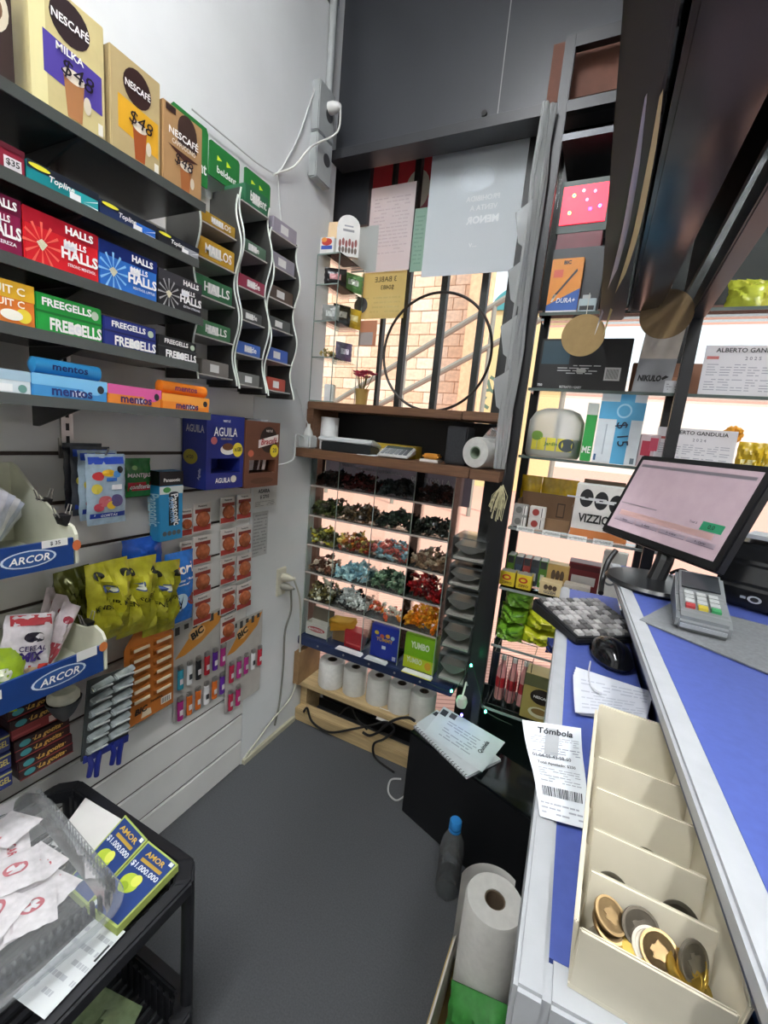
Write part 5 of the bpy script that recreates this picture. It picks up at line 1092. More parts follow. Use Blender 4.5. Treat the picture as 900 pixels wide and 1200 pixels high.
# fifth glass shelf
LC = ['5c8a2c', '3a4a5c', '8c3a34', '3c4450', '4c7a2c']
for k in range(5):
    q = at(592 + 9.5 * k, 672 + 1.5 * k, y=1.40)
    pack('lighter_box', 'slim %s lighter carton in the row on the glass shelf' % ['lime green', 'slate blue', 'dark red', 'steel grey', 'mid green'][k], 'carton', (q.x, 1.40, S[4]), 0, .023, .085, .06, LC[k], [('r', .1, .72, .9, .98, '33363a'), ('r', .25, .2, .75, .5, 'c8c8c0')], top=[('r', .1, .05, .9, .95, 'b8b6b0')], group='slim lighter cartons')
for k in range(2):
    q = at(584 + 19.5 * k, 689, y=1.345)
    pack('flint_carton', 'yellow flint carton with a red emblem next to the post' if k == 0 else 'yellow flint carton with a red emblem beside the tan cartons', 'carton', (q.x, 1.345, S[4]), R(0), .045, .045, .04, 'd6bc2a', [('e', .45, .62, .3, .2, 'b83a24'), ('e', .45, .62, .18, .1, 'd6bc2a'), ('t', 'ZIPPO', .5, .25, .18, '5a2a1c', {'w': .8})], top=[('r', .05, .05, .95, .95, '8c8a80')], group='yellow flint cartons')
q = at(631, 692, y=1.345)
for k in range(2):
    pack('tobacco_carton', 'cream rolling paper carton with dark print' if k == 0 else 'tan carton standing behind the cream one', 'carton', (q.x + .012 * k, 1.345 + .05 * k, S[4]), 0, .062, .04 + .045 * k, .045, 'cdb88c' if k == 0 else 'b09258', [('e', .3, .6, .1, .2, '4a3a2c'), ('e', .5, .6, .1, .2, '4a3a2c'), ('e', .7, .6, .1, .2, '4a3a2c'), ('t', 'GIZEH', .5, .25, .22, '3a4450', {'w': .6})], group='tan cartons on the fifth shelf')
pack('tobacco_carton', 'dark red carton with a white label behind the keyboard', 'carton', (q.x + .07, 1.41, S[4]), 0, .11, .1, .06, '6a1e22', [('r', .1, .35, .7, .62, 'b4b0ac'), ('r', .05, .8, .9, .95, '4a1418')])
pack('tobacco_carton', 'grey carton with black rings in front of the dark red carton', 'carton', (q.x + .066, 1.35, S[4]), R(-3), .07, .045, .04, 'b4aca0', [('e', .3, .55, .1, .22, '38342e'), ('e', .55, .55, .1, .22, '38342e'), ('e', .8, .55, .1, .22, '38342e')])
q = at(700, 690, y=1.36)
pack('white_packet', 'tall white packet with a grey emblem behind the keyboard', 'carton', (q.x + .0, 1.37, S[4]), R(-8), .06, .16, .03, 'c8c6be', [('e', .45, .5, .3, .12, '5c6060'), ('e', .45, .47, .18, .05, 'c8c6be')])
# soap bricks on the sixth shelf
for k, (px, lev, c, lab) in enumerate([(577, 0, '6c9c2a', 'green wrapped bar pack at the bottom by the post'), (579, 1, '78aa30', 'green wrapped bar pack in the middle of the green stack'), (582, 2, '6a9a34', 'green wrapped bar pack on top of the green stack'), (606, 0, 'c0c428', 'yellow wrapped bar pack at the front of the yellow heap'), (612, 1, 'b8bc24', 'yellow wrapped bar pack stacked in the yellow heap'), (622, 2, 'c8b430', 'yellow wrapped bar pack on top of the yellow heap')]):
    q = at(px, 757, y=1.36)
    pouch('soap_pack', lab, 'soap pack', (q.x, 1.40 + .01 * (k % 2), S[5] + .056 * lev), (0, 0, R(-8 + 5 * k)), .085 if k < 3 else .115, .06, .1, c, [('r', .1, .62, .9, .8, '4c7a24' if k < 3 else 'e0dc70')], 'wrapped soap packs', seed=110 + k, crinkle=.2, rough=.35)
pouch('blue_packet', 'crumpled dark blue packet beside the yellow soap packs', 'packet', (at(640, 757, y=1.36).x, 1.37, S[5]), R(10), .06, .05, .05, '222c6c', [], seed=120)
# wire basket and the coffee box at the bottom
a, b_ = at(580, 762, y=1.345), at(625, 772, y=1.345)
bk = thing('wire_basket', 'black wire basket with red bottles low in the shelf unit', 'basket', (a.x, 1.345, S[6])); w = b_.x - a.x; h = .185
for z in (.002, h): MB().tube([(0, 0, z), (w, 0, z), (w, .12, z), (0, .12, z), (0, 0, z)], .0018, 6).build('rim_wire', BM, bk)
for k in range(9): MB().tube([(w * k / 8, 0, .002), (w * k / 8, 0, h)], .0012, 6).build('wire', BM, bk)
for k in range(3):
    r = thing('red_bottle', 'pink bottle with a red band standing in the wire basket', 'bottle', (a.x + .025 + .036 * k, 1.40, S[6] + .001), 0, 'bottles in the wire basket')
    MB().lathe([(.014, 0), (.016, .01), (.016, .1), (.008, .125), (.007, .14)], 18).build('body', M('d08a8c', .3), r, smooth=True); MB().lathe([(.0165, .045), (.0165, .08)], 18).build('band', M('b8202c', .35), r, smooth=True); MB().lathe([(.008, .14), (.008, .155), (.001, .156)], 14).build('cap', M('d8d0cc', .4), r, smooth=True)
a, b_ = at(604, 835, y=1.34), at(649, 842, y=1.34)
pack('coffee_carton', 'tan coffee carton low in the shelf unit beside the wire basket', 'carton', (a.x + .012, 1.34, S[6]), 0, b_.x - a.x, .15, .07, 'a08a4c', [('r', 0, .74, 1, 1, '5c5c3c'), ('e', .5, .55, .3, .17, '2a211d'), ('t', 'NESCAFÉ', .5, .55, .07, TXT_W, {'w': .5}), ('e', .5, .2, .3, .12, 'cfc6a8'), ('e', .5, .22, .22, .07, '8a6a3c')])
# folded clear bags hanging along the post
BAGF = glassmat('bag_film', (.85, .86, .87), .35, .12, .3)
r = thing('hanging_bags', 'long folded clear plastic bags hanging beside the shelf post', 'plastic bags', (at(640, 150, y=1.27).x, 1.27, 1.1))
rnd = random.Random(12)
for k in range(5):
    pts = []
    x0 = -.012 + .006 * k
    for t in range(12): pts.append((x0 + rnd.uniform(-.004, .004), -.006 + .004 * k + rnd.uniform(-.003, .003), .94 - t * .083))
    m = MB(); m.tube(pts, [.004 + rnd.uniform(0, .004) for _ in pts], 6); m.build('folded_strip', BAGF, r, smooth=True)
for k in range(4):
    z = .62 - .14 * k
    MB().hexa([(-.03, -.008, z), (-.004, -.008, z - .02), (-.004, .0, z - .02), (-.03, .0, z), (-.046, -.012, z + .07), (-.006, -.01, z + .1), (-.006, .0, z + .1), (-.046, -.004, z + .075)]).build('bag_fold', BAGF, r)
# string lights
st = thing('string_lights', 'string of tiny green lights around the shelf foot', 'string lights', (0, 0, 0))
pts = [at(500, 800, y=1.29), at(529, 810, y=1.27), at(545, 790, y=1.27), at(553, 778, y=1.27), at(562, 810, y=1.26), at(569, 833, y=1.24), at(600, 850, y=1.24)]
MB().tube(smooth_path(pts), .0012, 6).build('wire', M('1c3a24', .5), st)
for px, c, e in (((529, 810), '30ffa0', 35), ((552, 780), '30ffa0', 20), ((569, 834), '30ffa0', 45), ((541, 838), '5040ff', 30)):
    q = at(*px, y=1.25); MB().lathe([(.001, -.004), (.003, -.002), (.0035, .002), (.001, .005)], 8, q).build('bulb', M(c, .3, emit=e), st, smooth=True)
q = at(541, 822, y=1.25)
r = thing('white_plug', 'white round plug above the notebook', 'plug', (q.x, 1.25, q.z)); MB().lathe([(.001, -.018), (.014, -.016), (.018, 0), (.014, .014), (.006, .018), (.001, .019)], 20).build('body', M('c8c6c0', .5), r, smooth=True); MB().tube([(0, .0, .015), (0, .03, .05), (-.0, .05, .03)], .003, 6).build('cord', M('c8c6c0', .5), r)

# ================================================================== overhead black cabinet over the till
GLB = M('1f2025', .16, 0, .15, 4, .04)
oh = thing('overhead_cabinet', 'glossy black overhead cabinet hanging above the till counter', 'cabinet', (0, 0, 1.53))
MB().hexa([(-.036, .3, 0), (.0, .3, 0), (.0, 1.3, 0), (-.056, 1.3, 0), (-.036, .3, 1.2), (.0, .3, 1.2), (.0, 1.3, 1.2), (-.056, 1.3, 1.2)]).build('side_board', M('2c2c2e', .3, 0, .15, 5), oh, bevel=.003)
MB().hexa([(.008, .3, .0), (.09, .3, .0), (.072, 1.2, 0), (.006, 1.25, 0), (.008, .3, 1.2), (.09, .3, 1.2), (.072, 1.2, 1.2), (.006, 1.25, 1.2)]).build('main_panel', GLB, oh, bevel=.006)
MB().hexa([(.118, .3, 0), (.15, .3, 0), (.17, 1.3, 0), (.14, 1.3, 0), (.118, .3, .05), (.15, .3, .05), (.17, 1.3, .05), (.14, 1.3, .05)]).build('beam', M('222428', .3), oh, bevel=.003)
MB().box(.075, .17, .3, 1.3, .22, .24).build('inner_board', M('141416', .5), oh); MB().box(.118, .122, .3, 1.3, .05, .22).build('rail_board', M('1a1a1d', .4), oh)
for k, (lab, c, dx, y1) in enumerate([('long white paper strip tucked into the overhead cabinet', 'cfcbc4', 0, 1.24), ('long cream paper strip tucked into the overhead cabinet', 'cfc088', .012, 1.2)]):
    p = [at(757, 115, z=1.526), at(745, 200, z=1.524), at(728, 290, z=1.518), at(708, 360, y=1.19), at(697, 393, y=y1)]
    p = smooth_path(p, 4); n = len(p); m = MB(); hw = [.001 + .003 * math.sin(math.pi * t / (n - 1)) for t in range(n)]
    for e in (0, .0008): m.add([(q.x + dx * (1 + .6 * t / n) - hw[t], q.y, q.z + e - .002 * k) for t, q in enumerate(p)] + [(q.x + dx * (1 + .6 * t / n) + hw[t], q.y, q.z + e - .002 * k + .006) for t, q in enumerate(p)], [(t, t + 1, n + t + 1, n + t) for t in range(n - 1)])
    tag(m.build('paper_strip', M(c, .7)), lab, 'paper')

# ================================================================== till counters
BLUE = M('48589e', .45, 0, .07, 90, .05); ALU = M('a6a9ac', .4, 0, .06, 30)
LR = R(2.4)
lc = thing('low_counter', 'low counter with blue top and pale grey edging', 'counter', (.005, .255, .85), LR)
MB().box(.021, .13, .03, .93, -.03, -.0005).build('blue_top', BLUE, lc); MB().box(.0, .021, 0, .93, -.045, .002).build('edge_strip', ALU, lc, bevel=.003); MB().box(.021, .13, 0, .03, -.045, .002).build('edge_strip', ALU, lc, bevel=.003)
MB().box(.085, .125, .03, .9, -.85, -.045).build('plinth', M('22242a', .6), lc)
hc = thing('high_counter', 'raised customer counter with blue top and pale grey edging', 'counter', (.127, 0, .95), R(3.4))
MB().box(.024, .62, -.2, 1.12, -.035, -.0005).build('blue_top', BLUE, hc); MB().box(0, .024, -.2, 1.12, -.014, .002).build('edge_strip', ALU, hc, bevel=.003)
MB().box(.04, .6, -.2, 1.1, -.95, -.036).build('riser', M('2c3864', .5), hc); MB().box(.006, .024, -.2, 1.1, -.026, -.014).build('under_strip', M('4c5670', .5), hc); MB().box(.6, .612, -.2, 1.1, -.95, -.036).build('customer_panel', M('5c5e62', .6), hc)
def onhc(x, y, z): c, s = math.cos(R(3.4)), math.sin(R(3.4)); return (.127 + x * c - y * s, x * s + y * c, .95 + z)
MB().box(.038, .0395, .20, .36, -.098, -.045).build('blue_sticker', M('2f5c9c', .4), hc); MB().box(.0374, .0378, .33, .36, -.085, -.05).build('orange_mark', M('c86a44', .4), hc)
# --- coin tray
TR = thing('coin_tray', 'cream plastic coin tray with five slanted compartments on the low counter', 'coin tray', (.037, .272, .8525), R(-2))
tw, tl, th_ = .082, .25, .056
CRM = M('cfc8b4', .4, 0, .04); DV = [.04, .08, .129, .174]
def wallq(p, q, h0, h1, t, name, nx=(0, 0)):
    (x0, y0), (x1, y1) = p, q; d = Vector((x1 - x0, y1 - y0)).normalized(); n = Vector((-d.y, d.x)) * t
    MB().hexa([(x0, y0, .002), (x1, y1, .002), (x1 + n.x, y1 + n.y, .002), (x0 + n.x, y0 + n.y, .002), (x0 + nx[0], y0 + nx[1], h0), (x1 + nx[0], y1 + nx[1], h1), (x1 + n.x + nx[0], y1 + n.y + nx[1], h1), (x0 + n.x + nx[0], y0 + n.y + nx[1], h0)]).build(name, CRM, TR, bevel=.0012)
MB().box(0, tw, 0, tl, 0, .003).build('floor_plate', CRM, TR)
wallq((0, 0), (tw, 0), th_ * .9, th_ * .9, .003, 'end_wall', (0, -.003)); wallq((0, tl - .003), (tw, tl - .003), th_ * 1.12, th_ * 1.12, .003, 'end_wall', (0, .012))
wallq((.003, 0), (.003, tl), th_ * .92, th_ * 1.1, .003, 'side_wall', (-.004, 0)); wallq((tw, 0), (tw, tl), th_, th_ * 1.1, .003, 'side_wall', (.006, 0))
for k in DV: wallq((.003, k - .009), (tw - .003, k - .009), th_ * .98, th_ * .98, .0025, 'divider', (0, .009))
rnd = random.Random(11)
COIN = {}
GO, BR_, SV, DK = 'b89a48', '8c7450', '8a8478', '4c463c'
CN = {BR_: 'brownish coin', GO: 'golden coin', SV: 'dull silver coin', DK: 'dark tarnished coin'}
def coin(label, p, rot, r, col, grp):
    key = (r, col)
    if key not in COIN:
        m = MB(); m.prism([(r * math.cos(t * math.pi / 14), r * math.sin(t * math.pi / 14)) for t in range(28)], -.001, .001, 'z'); o = m.build('coin', M(col, .34, .8, .2, 90, .2), None, bevel=.0003)
        rg = MB(); rg.lathe([(r * .82, .001), (r * .84, .0013), (r * .98, .0013), (r * .985, .001)], 28); rg.build('raised_rim', M(col, .3, .8, .1, 90), o, smooth=True)
        MB().prism([(r * (.4 + .12 * math.sin(t * 3)) * math.cos(t * math.pi / 8), r * (.4 + .12 * math.cos(t * 2)) * math.sin(t * math.pi / 8)) for t in range(16)], .001, .0013, 'z').build('relief', M(col, .4, .8, .2, 90), o)
        COIN[key] = o
    else: o = copy_tree(COIN[key])
    o.location = TR.matrix_basis @ Vector(p); o.rotation_euler = rot; tag(o, label, 'coin'); o.pop('group', None)
    if grp: o['group'] = grp
rnd = random.Random(17)
cl = [((.014, .014, .040), (.35, .25, .2), .011, BR_), ((.016, .017, .044), (.4, .2, .5), .011, BR_), ((.036, .022, .044), (.75, .0, .1), .0115, DK), ((.03, .008, .036), (.25, -.2, .2), .0105, GO), ((.042, .012, .041), (.55, -.35, .4), .011, SV), ((.046, .011, .043), (.6, -.35, .4), .011, BR_), ((.056, .004, .036), (.3, -.1, .6), .012, GO), ((.06, .009, .04), (.45, .25, .2), .011, GO), ((.067, .012, .041), (.8, .5, .3), .0105, GO), ((.07, .013, .043), (.85, .6, .3), .0105, GO), ((.073, .014, .045), (.9, .7, .3), .0115, SV), ((.05, .018, .036), (.3, .1, 0), .0105, GO), ((.024, .003, .033), (.1, .1, 0), .0105, GO), ((.066, .0, .033), (.1, -.1, 0), .011, GO), ((.038, .0, .032), (.05, -.1, 0), .011, BR_)]
for lay in range(3):
    for k in range(4): cl.append(((.016 + .018 * k, .012 + .006 * (k % 2), .008 + .009 * lay), (rnd.uniform(-.15, .15), rnd.uniform(-.15, .15), 0), .011, rnd.choice([GO, BR_, SV])))
for p, ro, r_, c in cl: coin(CN[c] + ' in the fullest coin tray compartment', (min(max(p[0], .018), tw - .018), min(max(p[1] + .006, .014), .025), p[2]), ro, r_, c, CN[c] + 's in the fullest compartment')
for p, ro in (((.02, .055, .030), (1.0, .1, 0)), ((.062, .054, .034), (1.05, -.2, 0)), ((.064, .052, .03), (.95, .0, .1))): coin('dark silver coin in the second coin tray compartment', p, ro, .0125, '6c685c', 'coins in the second compartment')
coin('single dull coin in the middle coin tray compartment', (.045, .1, .025), (.95, .1, .1), .0125, '7c7660', None)
# --- papers on the low counter
def qsheet(name, label, cat, corners, col, items, sag=None):
    c = [Vector(p) for p in corners]            # lower left, lower right, upper right, upper left
    o = c[0].copy(); c = [p - o for p in c]
    def P(u, v, L=0):
        p = (c[0] * (1 - u) + c[1] * u) * (1 - v) + (c[3] * (1 - u) + c[2] * u) * v
        return (p.x, p.y, p.z + L + (sag(u, v) if sag else 0))
    n = 8; m = MB(); fs = [(j * (n + 1) + i, j * (n + 1) + i + 1, (j + 1) * (n + 1) + i + 1, (j + 1) * (n + 1) + i) for j in range(n) for i in range(n)]
    m.add([P(i / n, j / n, .0006) for j in range(n + 1) for i in range(n + 1)], fs); m.add([P(i / n, j / n, 0) for j in range(n + 1) for i in range(n + 1)], [q[::-1] for q in fs])
    r = thing(name, label, cat, o); m.build('paper', M(col, .75, 0, .03), r, smooth=True)
    w, h = (c[1] - c[0]).length, (c[3] - c[0]).length
    deco(r, items, lambda u, v, L: P(u, v, L + .0006), w, h, .8); return r
Z = .8535
bars = []; x = .12
rnd = random.Random(9)
while x < .9:
    b = rnd.choice([.008, .014, .022]); bars.append(('p', [(x, .16), (x + b, .16), (x + b, .24), (x, .24)], '2c2e34')); x += b + rnd.choice([.01, .018])
pt = lambda x, y, z=Z: tuple(at(x, y, z=z))
qsheet('lottery_receipt', 'long printed lottery receipt lying over the low counter edge', 'receipt', (pt(633, 957), pt(690, 973), pt(681, 853), pt(612, 843)), 'd6dbe0',
    [('t', 'Tómbola', .55, .9, .07, '20242c', {'w': .6, 'sh': .15}), ('t', '01-04-05-43-58-60', .42, .58, .045, '40444c', {'w': .7}), ('t', 'Total Apostado: $250', .48, .48, .045, '2c3038', {'w': .7})] + bars + scribble(4, .1, .95, .75, .85, 'a0a4ac', 1) + scribble(3, .1, .95, .63, .73, '9094a0', 2) + scribble(6, .12, .9, .28, .44, 'a4a8b0', 3) + scribble(3, .05, .95, .02, .12, 'a0a4ac', 4), lambda u, v: .004 * math.sin(v * 6))
for k in range(4):
    z = .853 + .0016 * k
    cs = [at(680 - 2 * k, 838 - k, z=z), at(757, 848 - 2 * k, z=z), at(765, 815, z=z), at(674 - k, 785 + 3 * k, z=z)]
    qsheet('note_slip', ['bottom', 'lower', 'upper', 'topmost'][k] + ' white slip in the pile beside the mouse', 'paper', cs, 'd0d3da', scribble(9, .1, .95, .1, .95, 'b4b8c2', k) if k == 3 else [], lambda u, v: .012 * max(0, v - .6) * (1 if k == 3 else 1))
# --- keyboard and mouse
k0, k1, k3 = at(677, 744, z=.872), at(737, 738, z=.872), at(635, 693, z=.872)
ux = (k1 - k0).normalized(); ang = math.atan2(ux.y, ux.x)
kb = thing('keyboard', 'black till keyboard with pale square keys on the low counter', 'keyboard', (k0.x, k0.y, .8525), (0, 0, R(38)))
kw, kd = .16, .155
MB().prism([(0, 0), (0, .012), (kd, .028), (kd, 0)], 0, kw, 'x').build('case', M('1a1b1e', .45), kb, bevel=.003)
zk = lambda y: .0125 + y * .1032
kr = random.Random(3)
for i in range(9):
    for j in range(8):
        x, y = .008 + i * .0163, .008 + j * .0177
        c = kr.choice(['9a9896', 'a8a6a4', '8c8a88', 'b4b2b0', '5c5a5a'])
        MB().hexa([(x, y, zk(y)), (x + .0135, y, zk(y)), (x + .0135, y + .0145, zk(y + .0145)), (x, y + .0145, zk(y + .0145)), (x + .0012, y + .0012, zk(y) + .005), (x + .0123, y + .0012, zk(y) + .005), (x + .0123, y + .0133, zk(y + .0145) + .005), (x + .0012, y + .0133, zk(y + .0145) + .005)]).build('key', M(c, .5), kb)
q = at(716, 768, z=.86)
r = thing('mouse', 'glossy black computer mouse on the low counter', 'mouse', (q.x, q.y, .8525), R(20))
MB().lathe([(.031, 0), (.034, .006), (.031, .018), (.022, .028), (.01, .0325), (.001, .033)], 26).build('shell', M('101114', .12), r, smooth=True)
r.children[0].scale = (.95, 1.45, 1.05); MB().box(-.003, .003, .022, .036, .026, .0305).build('wheel', M('2a2a2e', .5), r)
cable('thin_flex', 'thin pale cord of the mouse lying on the papers', [at(692, 775, z=.862), at(690, 790, z=.864), at(694, 805, z=.864), at(705, 812, z=.864)], .0012, 'c8c8cc')
# --- till monitor
BLv, BRv, TLv = Vector((.031, 1.141, 1.02)), Vector((.205, .883, 1.02)), Vector((.088, 1.18, 1.203))
ux = (BRv - BLv).normalized(); uz = (TLv - BLv); uz = (uz - ux * uz.dot(ux)); mh = uz.length; uz.normalize(); uy = uz.cross(ux); mw = (BRv - BLv).length
mo = thing('till_monitor', 'black framed till screen tilted on its stand on the raised counter', 'monitor', BLv); mo.rotation_euler = Matrix((ux, uy, uz)).transposed().to_euler()
MB().box(0, mw, 0, .02, 0, mh).build('bezel', M('141517', .4), mo, bevel=.003)
SCM = M('b39ea6', .12, emit=.16)
MB().box(.014, mw - .014, -.0012, .0, .016, mh - .012).build('screen', SCM, mo)
sw, sh = mw - .028, mh - .028
E_ = lambda h: h
deco(mo, [('r', .02, .9, .98, .94, '8e868e'), ('r', .02, .36, .4, .375, '8c8088'), ('r', .06, .2, .92, .27, 'd8b0ac'), ('r', .8, .28, .96, .38, '3aa878'), ('t', '0.0', .88, .33, .05, '145038'), ('t', 'Total $', .74, .34, .03, '5c5460'), ('r', .04, .12, .26, .17, 'b0a0ac'), ('r', .28, .12, .5, .17, 'b0a0ac'), ('r', .52, .12, .74, .17, 'b0a0ac'), ('r', .76, .12, .97, .17, 'b0a0ac'), ('r', .04, .115, .26, .122, '7c7080'), ('r', .28, .115, .5, .122, '7c7080'), ('r', .52, .115, .74, .122, '7c7080'), ('r', .76, .115, .97, .122, '7c7080'), ('t', '1 - Nuevo', .15, .145, .025, '4c4450'), ('t', '2 - Buscar', .39, .145, .025, '4c4450'), ('t', '3 - Cobrar', .63, .145, .025, '4c4450'), ('t', '4 - Cerrar', .865, .145, .025, '4c4450')], lambda u, v, L: (.014 + u * sw, -.0012 - L, .016 + v * sh), sw, sh)
bc = at(766, 686, z=.952)
top = BLv + ux * mw / 2 + uz * .07 + uy * .025
MB().tube([Vector((bc.x, bc.y, .96)) - BLv, Vector((bc.x + .01, bc.y + .01, 1.0)) - BLv, top - BLv], .016, 10).build('stand', M('1a1b1d', .4), mo)
for o in mo.children:
    if o.name.startswith('stand'):
        inv = mo.rotation_euler.to_matrix().inverted()
        for v in o.data.vertices: v.co = inv @ v.co
m = MB(); m.lathe([(.001, 0), (.085, 0), (.088, .004), (.084, .01), (.02, .014), (.001, .014)], 36, Vector((bc.x, bc.y, .9525)) - BLv)
o = m.build('base', M('151618', .3), mo, smooth=True)
for v in o.data.vertices: v.co = inv @ v.co
cable('black_cable', 'thick black cable from the till screen down to the keyboard', [at(722, 645, y=1.12), at(712, 660, y=1.1), at(706, 680, y=1.08), at(704, 695, z=.9)], .006, '121214')
cable('black_cable', 'thin black cable looping beside the till screen stand', [at(785, 672, y=1.06), at(800, 668, y=1.06), at(815, 680, y=1.04), at(818, 695, z=.956)], .0035, '121214')
# --- mat, card terminal, printer
m = MB(); pts = [at(749, 727, z=.951), at(900, 790, z=.951), at(960, 815, z=.951), at(960, 750, z=.951), at(790, 705, z=.951)]
m.prism([(p.x, p.y) for p in pts], .9505, .9525, 'z'); tag(m.build('felt_mat', M('74777a', .9, 0, .12, 200, .4)), 'grey felt mat under the card terminal', 'mat')
p0, p1, p3 = at(790, 735, z=.955), at(857, 752, z=.955), at(800, 692, z=.975)
ux = (p1 - p0); ang = math.atan2(ux.y, ux.x)
ct = thing('card_terminal', 'grey card payment terminal with a keypad on the felt mat', 'card terminal', (p0.x, p0.y, .953), (0, 0, ang)); w = ux.length; d = .165
MB().prism([(0, 0), (0, .02), (.02, .028), (.085, .036), (d, .058), (d, 0)], 0, w, 'x').build('case', M('7c8082', .35), ct, bevel=.005)
MB().hexa([(.008, .1, .0415), (w - .008, .1, .0415), (w - .008, d - .012, .0545), (.008, d - .012, .0545), (.008, .1, .0435), (w - .008, .1, .0435), (w - .008, d - .012, .0565), (.008, d - .012, .0565)]).build('display', M('3a3e42', .15), ct)
zt_ = lambda y: .028 + (y - .02) * .123
for i in range(3):
    for j in range(4):
        x, y = .01 + i * (w - .02) / 3 + .001, .026 + j * .0165
        c = ['b03a3a', 'c8b43a', '3a9a5c'][i] if j == 0 else 'b8bcbc'
        MB().hexa([(x, y, zt_(y)), (x + (w - .02) / 3 - .004, y, zt_(y)), (x + (w - .02) / 3 - .004, y + .012, zt_(y + .012)), (x, y + .012, zt_(y + .012)), (x, y, zt_(y) + .004), (x + (w - .02) / 3 - .004, y, zt_(y) + .004), (x + (w - .02) / 3 - .004, y + .012, zt_(y + .012) + .004), (x, y + .012, zt_(y + .012) + .004)]).build('key', M(c, .5), ct)
MB().box(.006, w - .006, -.002, .001, .006, .012).build('card_slot', M('b8bcbe', .3, .6), ct)
q = at(862, 728, z=.952)
r = thing('label_printer', 'rounded black printer beside the card terminal', 'printer', (q.x + .005, q.y + .1, .9525), R(-24))
MB().prism([(0, 0), (0, .04), (.012, .08), (.045, .11), (.15, .118), (.16, .1), (.16, 0)], -.02, .24, 'x').build('body', M('131416', .22), r, bevel=.006)
deco(r, [('e', .3, .5, .05, .16, 'b0b4b8'), ('e', .3, .5, .03, .1, '131416'), ('r', .2, .45, .24, .55, 'b0b4b8')], lambda u, v, L: (-.02 + u * .2, -.001 - L, v * .04), .2, .04)
MB().box(0, .18, .05, .12, .1185, .126).build('paper_stack', M('b8bcc0', .6), r)
# ================================================================== floor things on the right
bkx = thing('black_cabinet', 'low black cabinet standing on the floor beside the counter', 'cabinet', (-.391, 1.17, 0), R(-19))
MB().box(0, .41, 0, .145, 0, .285).build('body', M('0c0d10', .45, 0, .1), bkx, bevel=.003); MB().box(.0, .41, .0, .145, .2855, .291).build('dark_glass_top', M('0e1214', .12), bkx, bevel=.001)
def quad_on(px, z): return [at(*p, z=z) for p in px]
n0, n1, n2, n3 = [(485, 850), (547, 910), (594, 879), (524, 829)], 0, 0, 0
c = quad_on(n0, .2985)
nb = thing('notebook', 'spiral notebook lying open on the low black cabinet', 'notebook', (c[0].x, c[0].y, .2925))
ux = (c[1] - c[0]); ang = math.atan2(ux.y, ux.x); nb.rotation_euler = (0, 0, ang); L = ux.length; D = (c[3] - c[0]).length * .85
MB().box(0, L, 0, D, 0, .006).build('pages', M('cdd0d4', .75), nb); MB().box(-.002, L + .002, -.002, D + .002, -.0008, 0).build('cover', M('8a8c90', .6), nb)
for k in range(22): MB().tube([(L * (k + .5) / 22, .006, .006), (L * (k + .5) / 22, .0, .0095), (L * (k + .5) / 22, -.005, .005), (L * (k + .5) / 22, .0, -.0005)], .0009, 5).build('spiral_loop', M('3a3a3c', .4, .6), nb)
for k, (lab, px, col) in enumerate([('printed receipt lying across the notebook', [(497, 858), (565, 905), (592, 870), (520, 828)], 'd2d6da'), ('second printed receipt under the first on the notebook', [(488, 848), (540, 890), (575, 870), (512, 832)], 'c4c8cc')]):
    c = quad_on(px, .3005 + .003 * (1 - k)); qsheet('lottery_receipt', lab, 'receipt', c, col, [('t', 'Quiniela', .82, .55, .1, '22242a', {'rot': 90, 'w': .3}), ('r', .02, .72, .12, .92, '3a3c42'), ('r', .16, .78, .26, .95, '4a4c52')] + scribble(7, .2, .75, .15, .7, 'a0a4aa', k))
# water bottle
q = at(523, 1043, z=0)
wb2 = thing('water_bottle', 'clear plastic water bottle with a blue cap on the floor', 'bottle', (q.x, q.y, 0), 0)
MB().lathe([(.022, .002), (.03, .0), (.032, .012), (.0315, .05), (.029, .06), (.0315, .07), (.032, .13), (.028, .16), (.016, .188), (.013, .195), (.013, .205)], 28).build('bottle', glassmat('bottle_plastic', (.95, .96, .97), .25, .08, .08), wb2, smooth=True)
MB().lathe([(.001, .004), (.029, .004), (.0305, .012), (.0302, .05), (.028, .06), (.0302, .07), (.0305, .085), (.001, .085)], 28).build('water', glassmat('water', (.9, .93, .94), .2, .02), wb2, smooth=True)
MB().lathe([(.0155, .2), (.016, .202), (.016, .219), (.014, .222), (.001, .2225)], 22).build('cap', M('2a7cc0', .4), wb2, smooth=True); MB().lathe([(.0165, .192), (.0165, .197)], 22).build('cap_ring', M('2a7cc0', .4), wb2)
# kitchen roll in a box with a green bag
d = 0.184
q = at(580, 1055, z=.30)
pr_ = thing('kitchen_roll', 'white kitchen paper roll standing in a carton under the counter edge', 'kitchen roll', (q.x, q.y, .04))
MB().lathe([(.021, .262), (.055, .262), (.058, .255), (.058, 0), (.021, 0), (.021, .262)], 40).build('paper', M('d6d4ce', .85, 0, .05, 70, .3), pr_, smooth=True)
MB().lathe([(.018, .26), (.0208, .26), (.0208, .002), (.018, .002), (.018, .26)], 24).build('core', M('6c5c4a', .8), pr_, smooth=True)
m = MB(); n = 14
pp = [((.0595 + .003 * t / n * 4) * math.cos(R(60 + 8 * t)), (.0595 + .003 * t / n * 4) * math.sin(R(60 + 8 * t))) for t in range(n + 1)]
m.add([(x, y, .03) for x, y in pp] + [(x * 1.03, y * 1.03, .27) for x, y in pp], [(t, t + 1, n + 2 + t, n + 1 + t) for t in range(n)]); m.build('loose_sheet', M('dcdad6', .85), pr_, smooth=True)
bx_ = thing('floor_carton', 'open brown carton on the floor around the kitchen roll', 'carton', (q.x - .075, q.y - .25, 0))
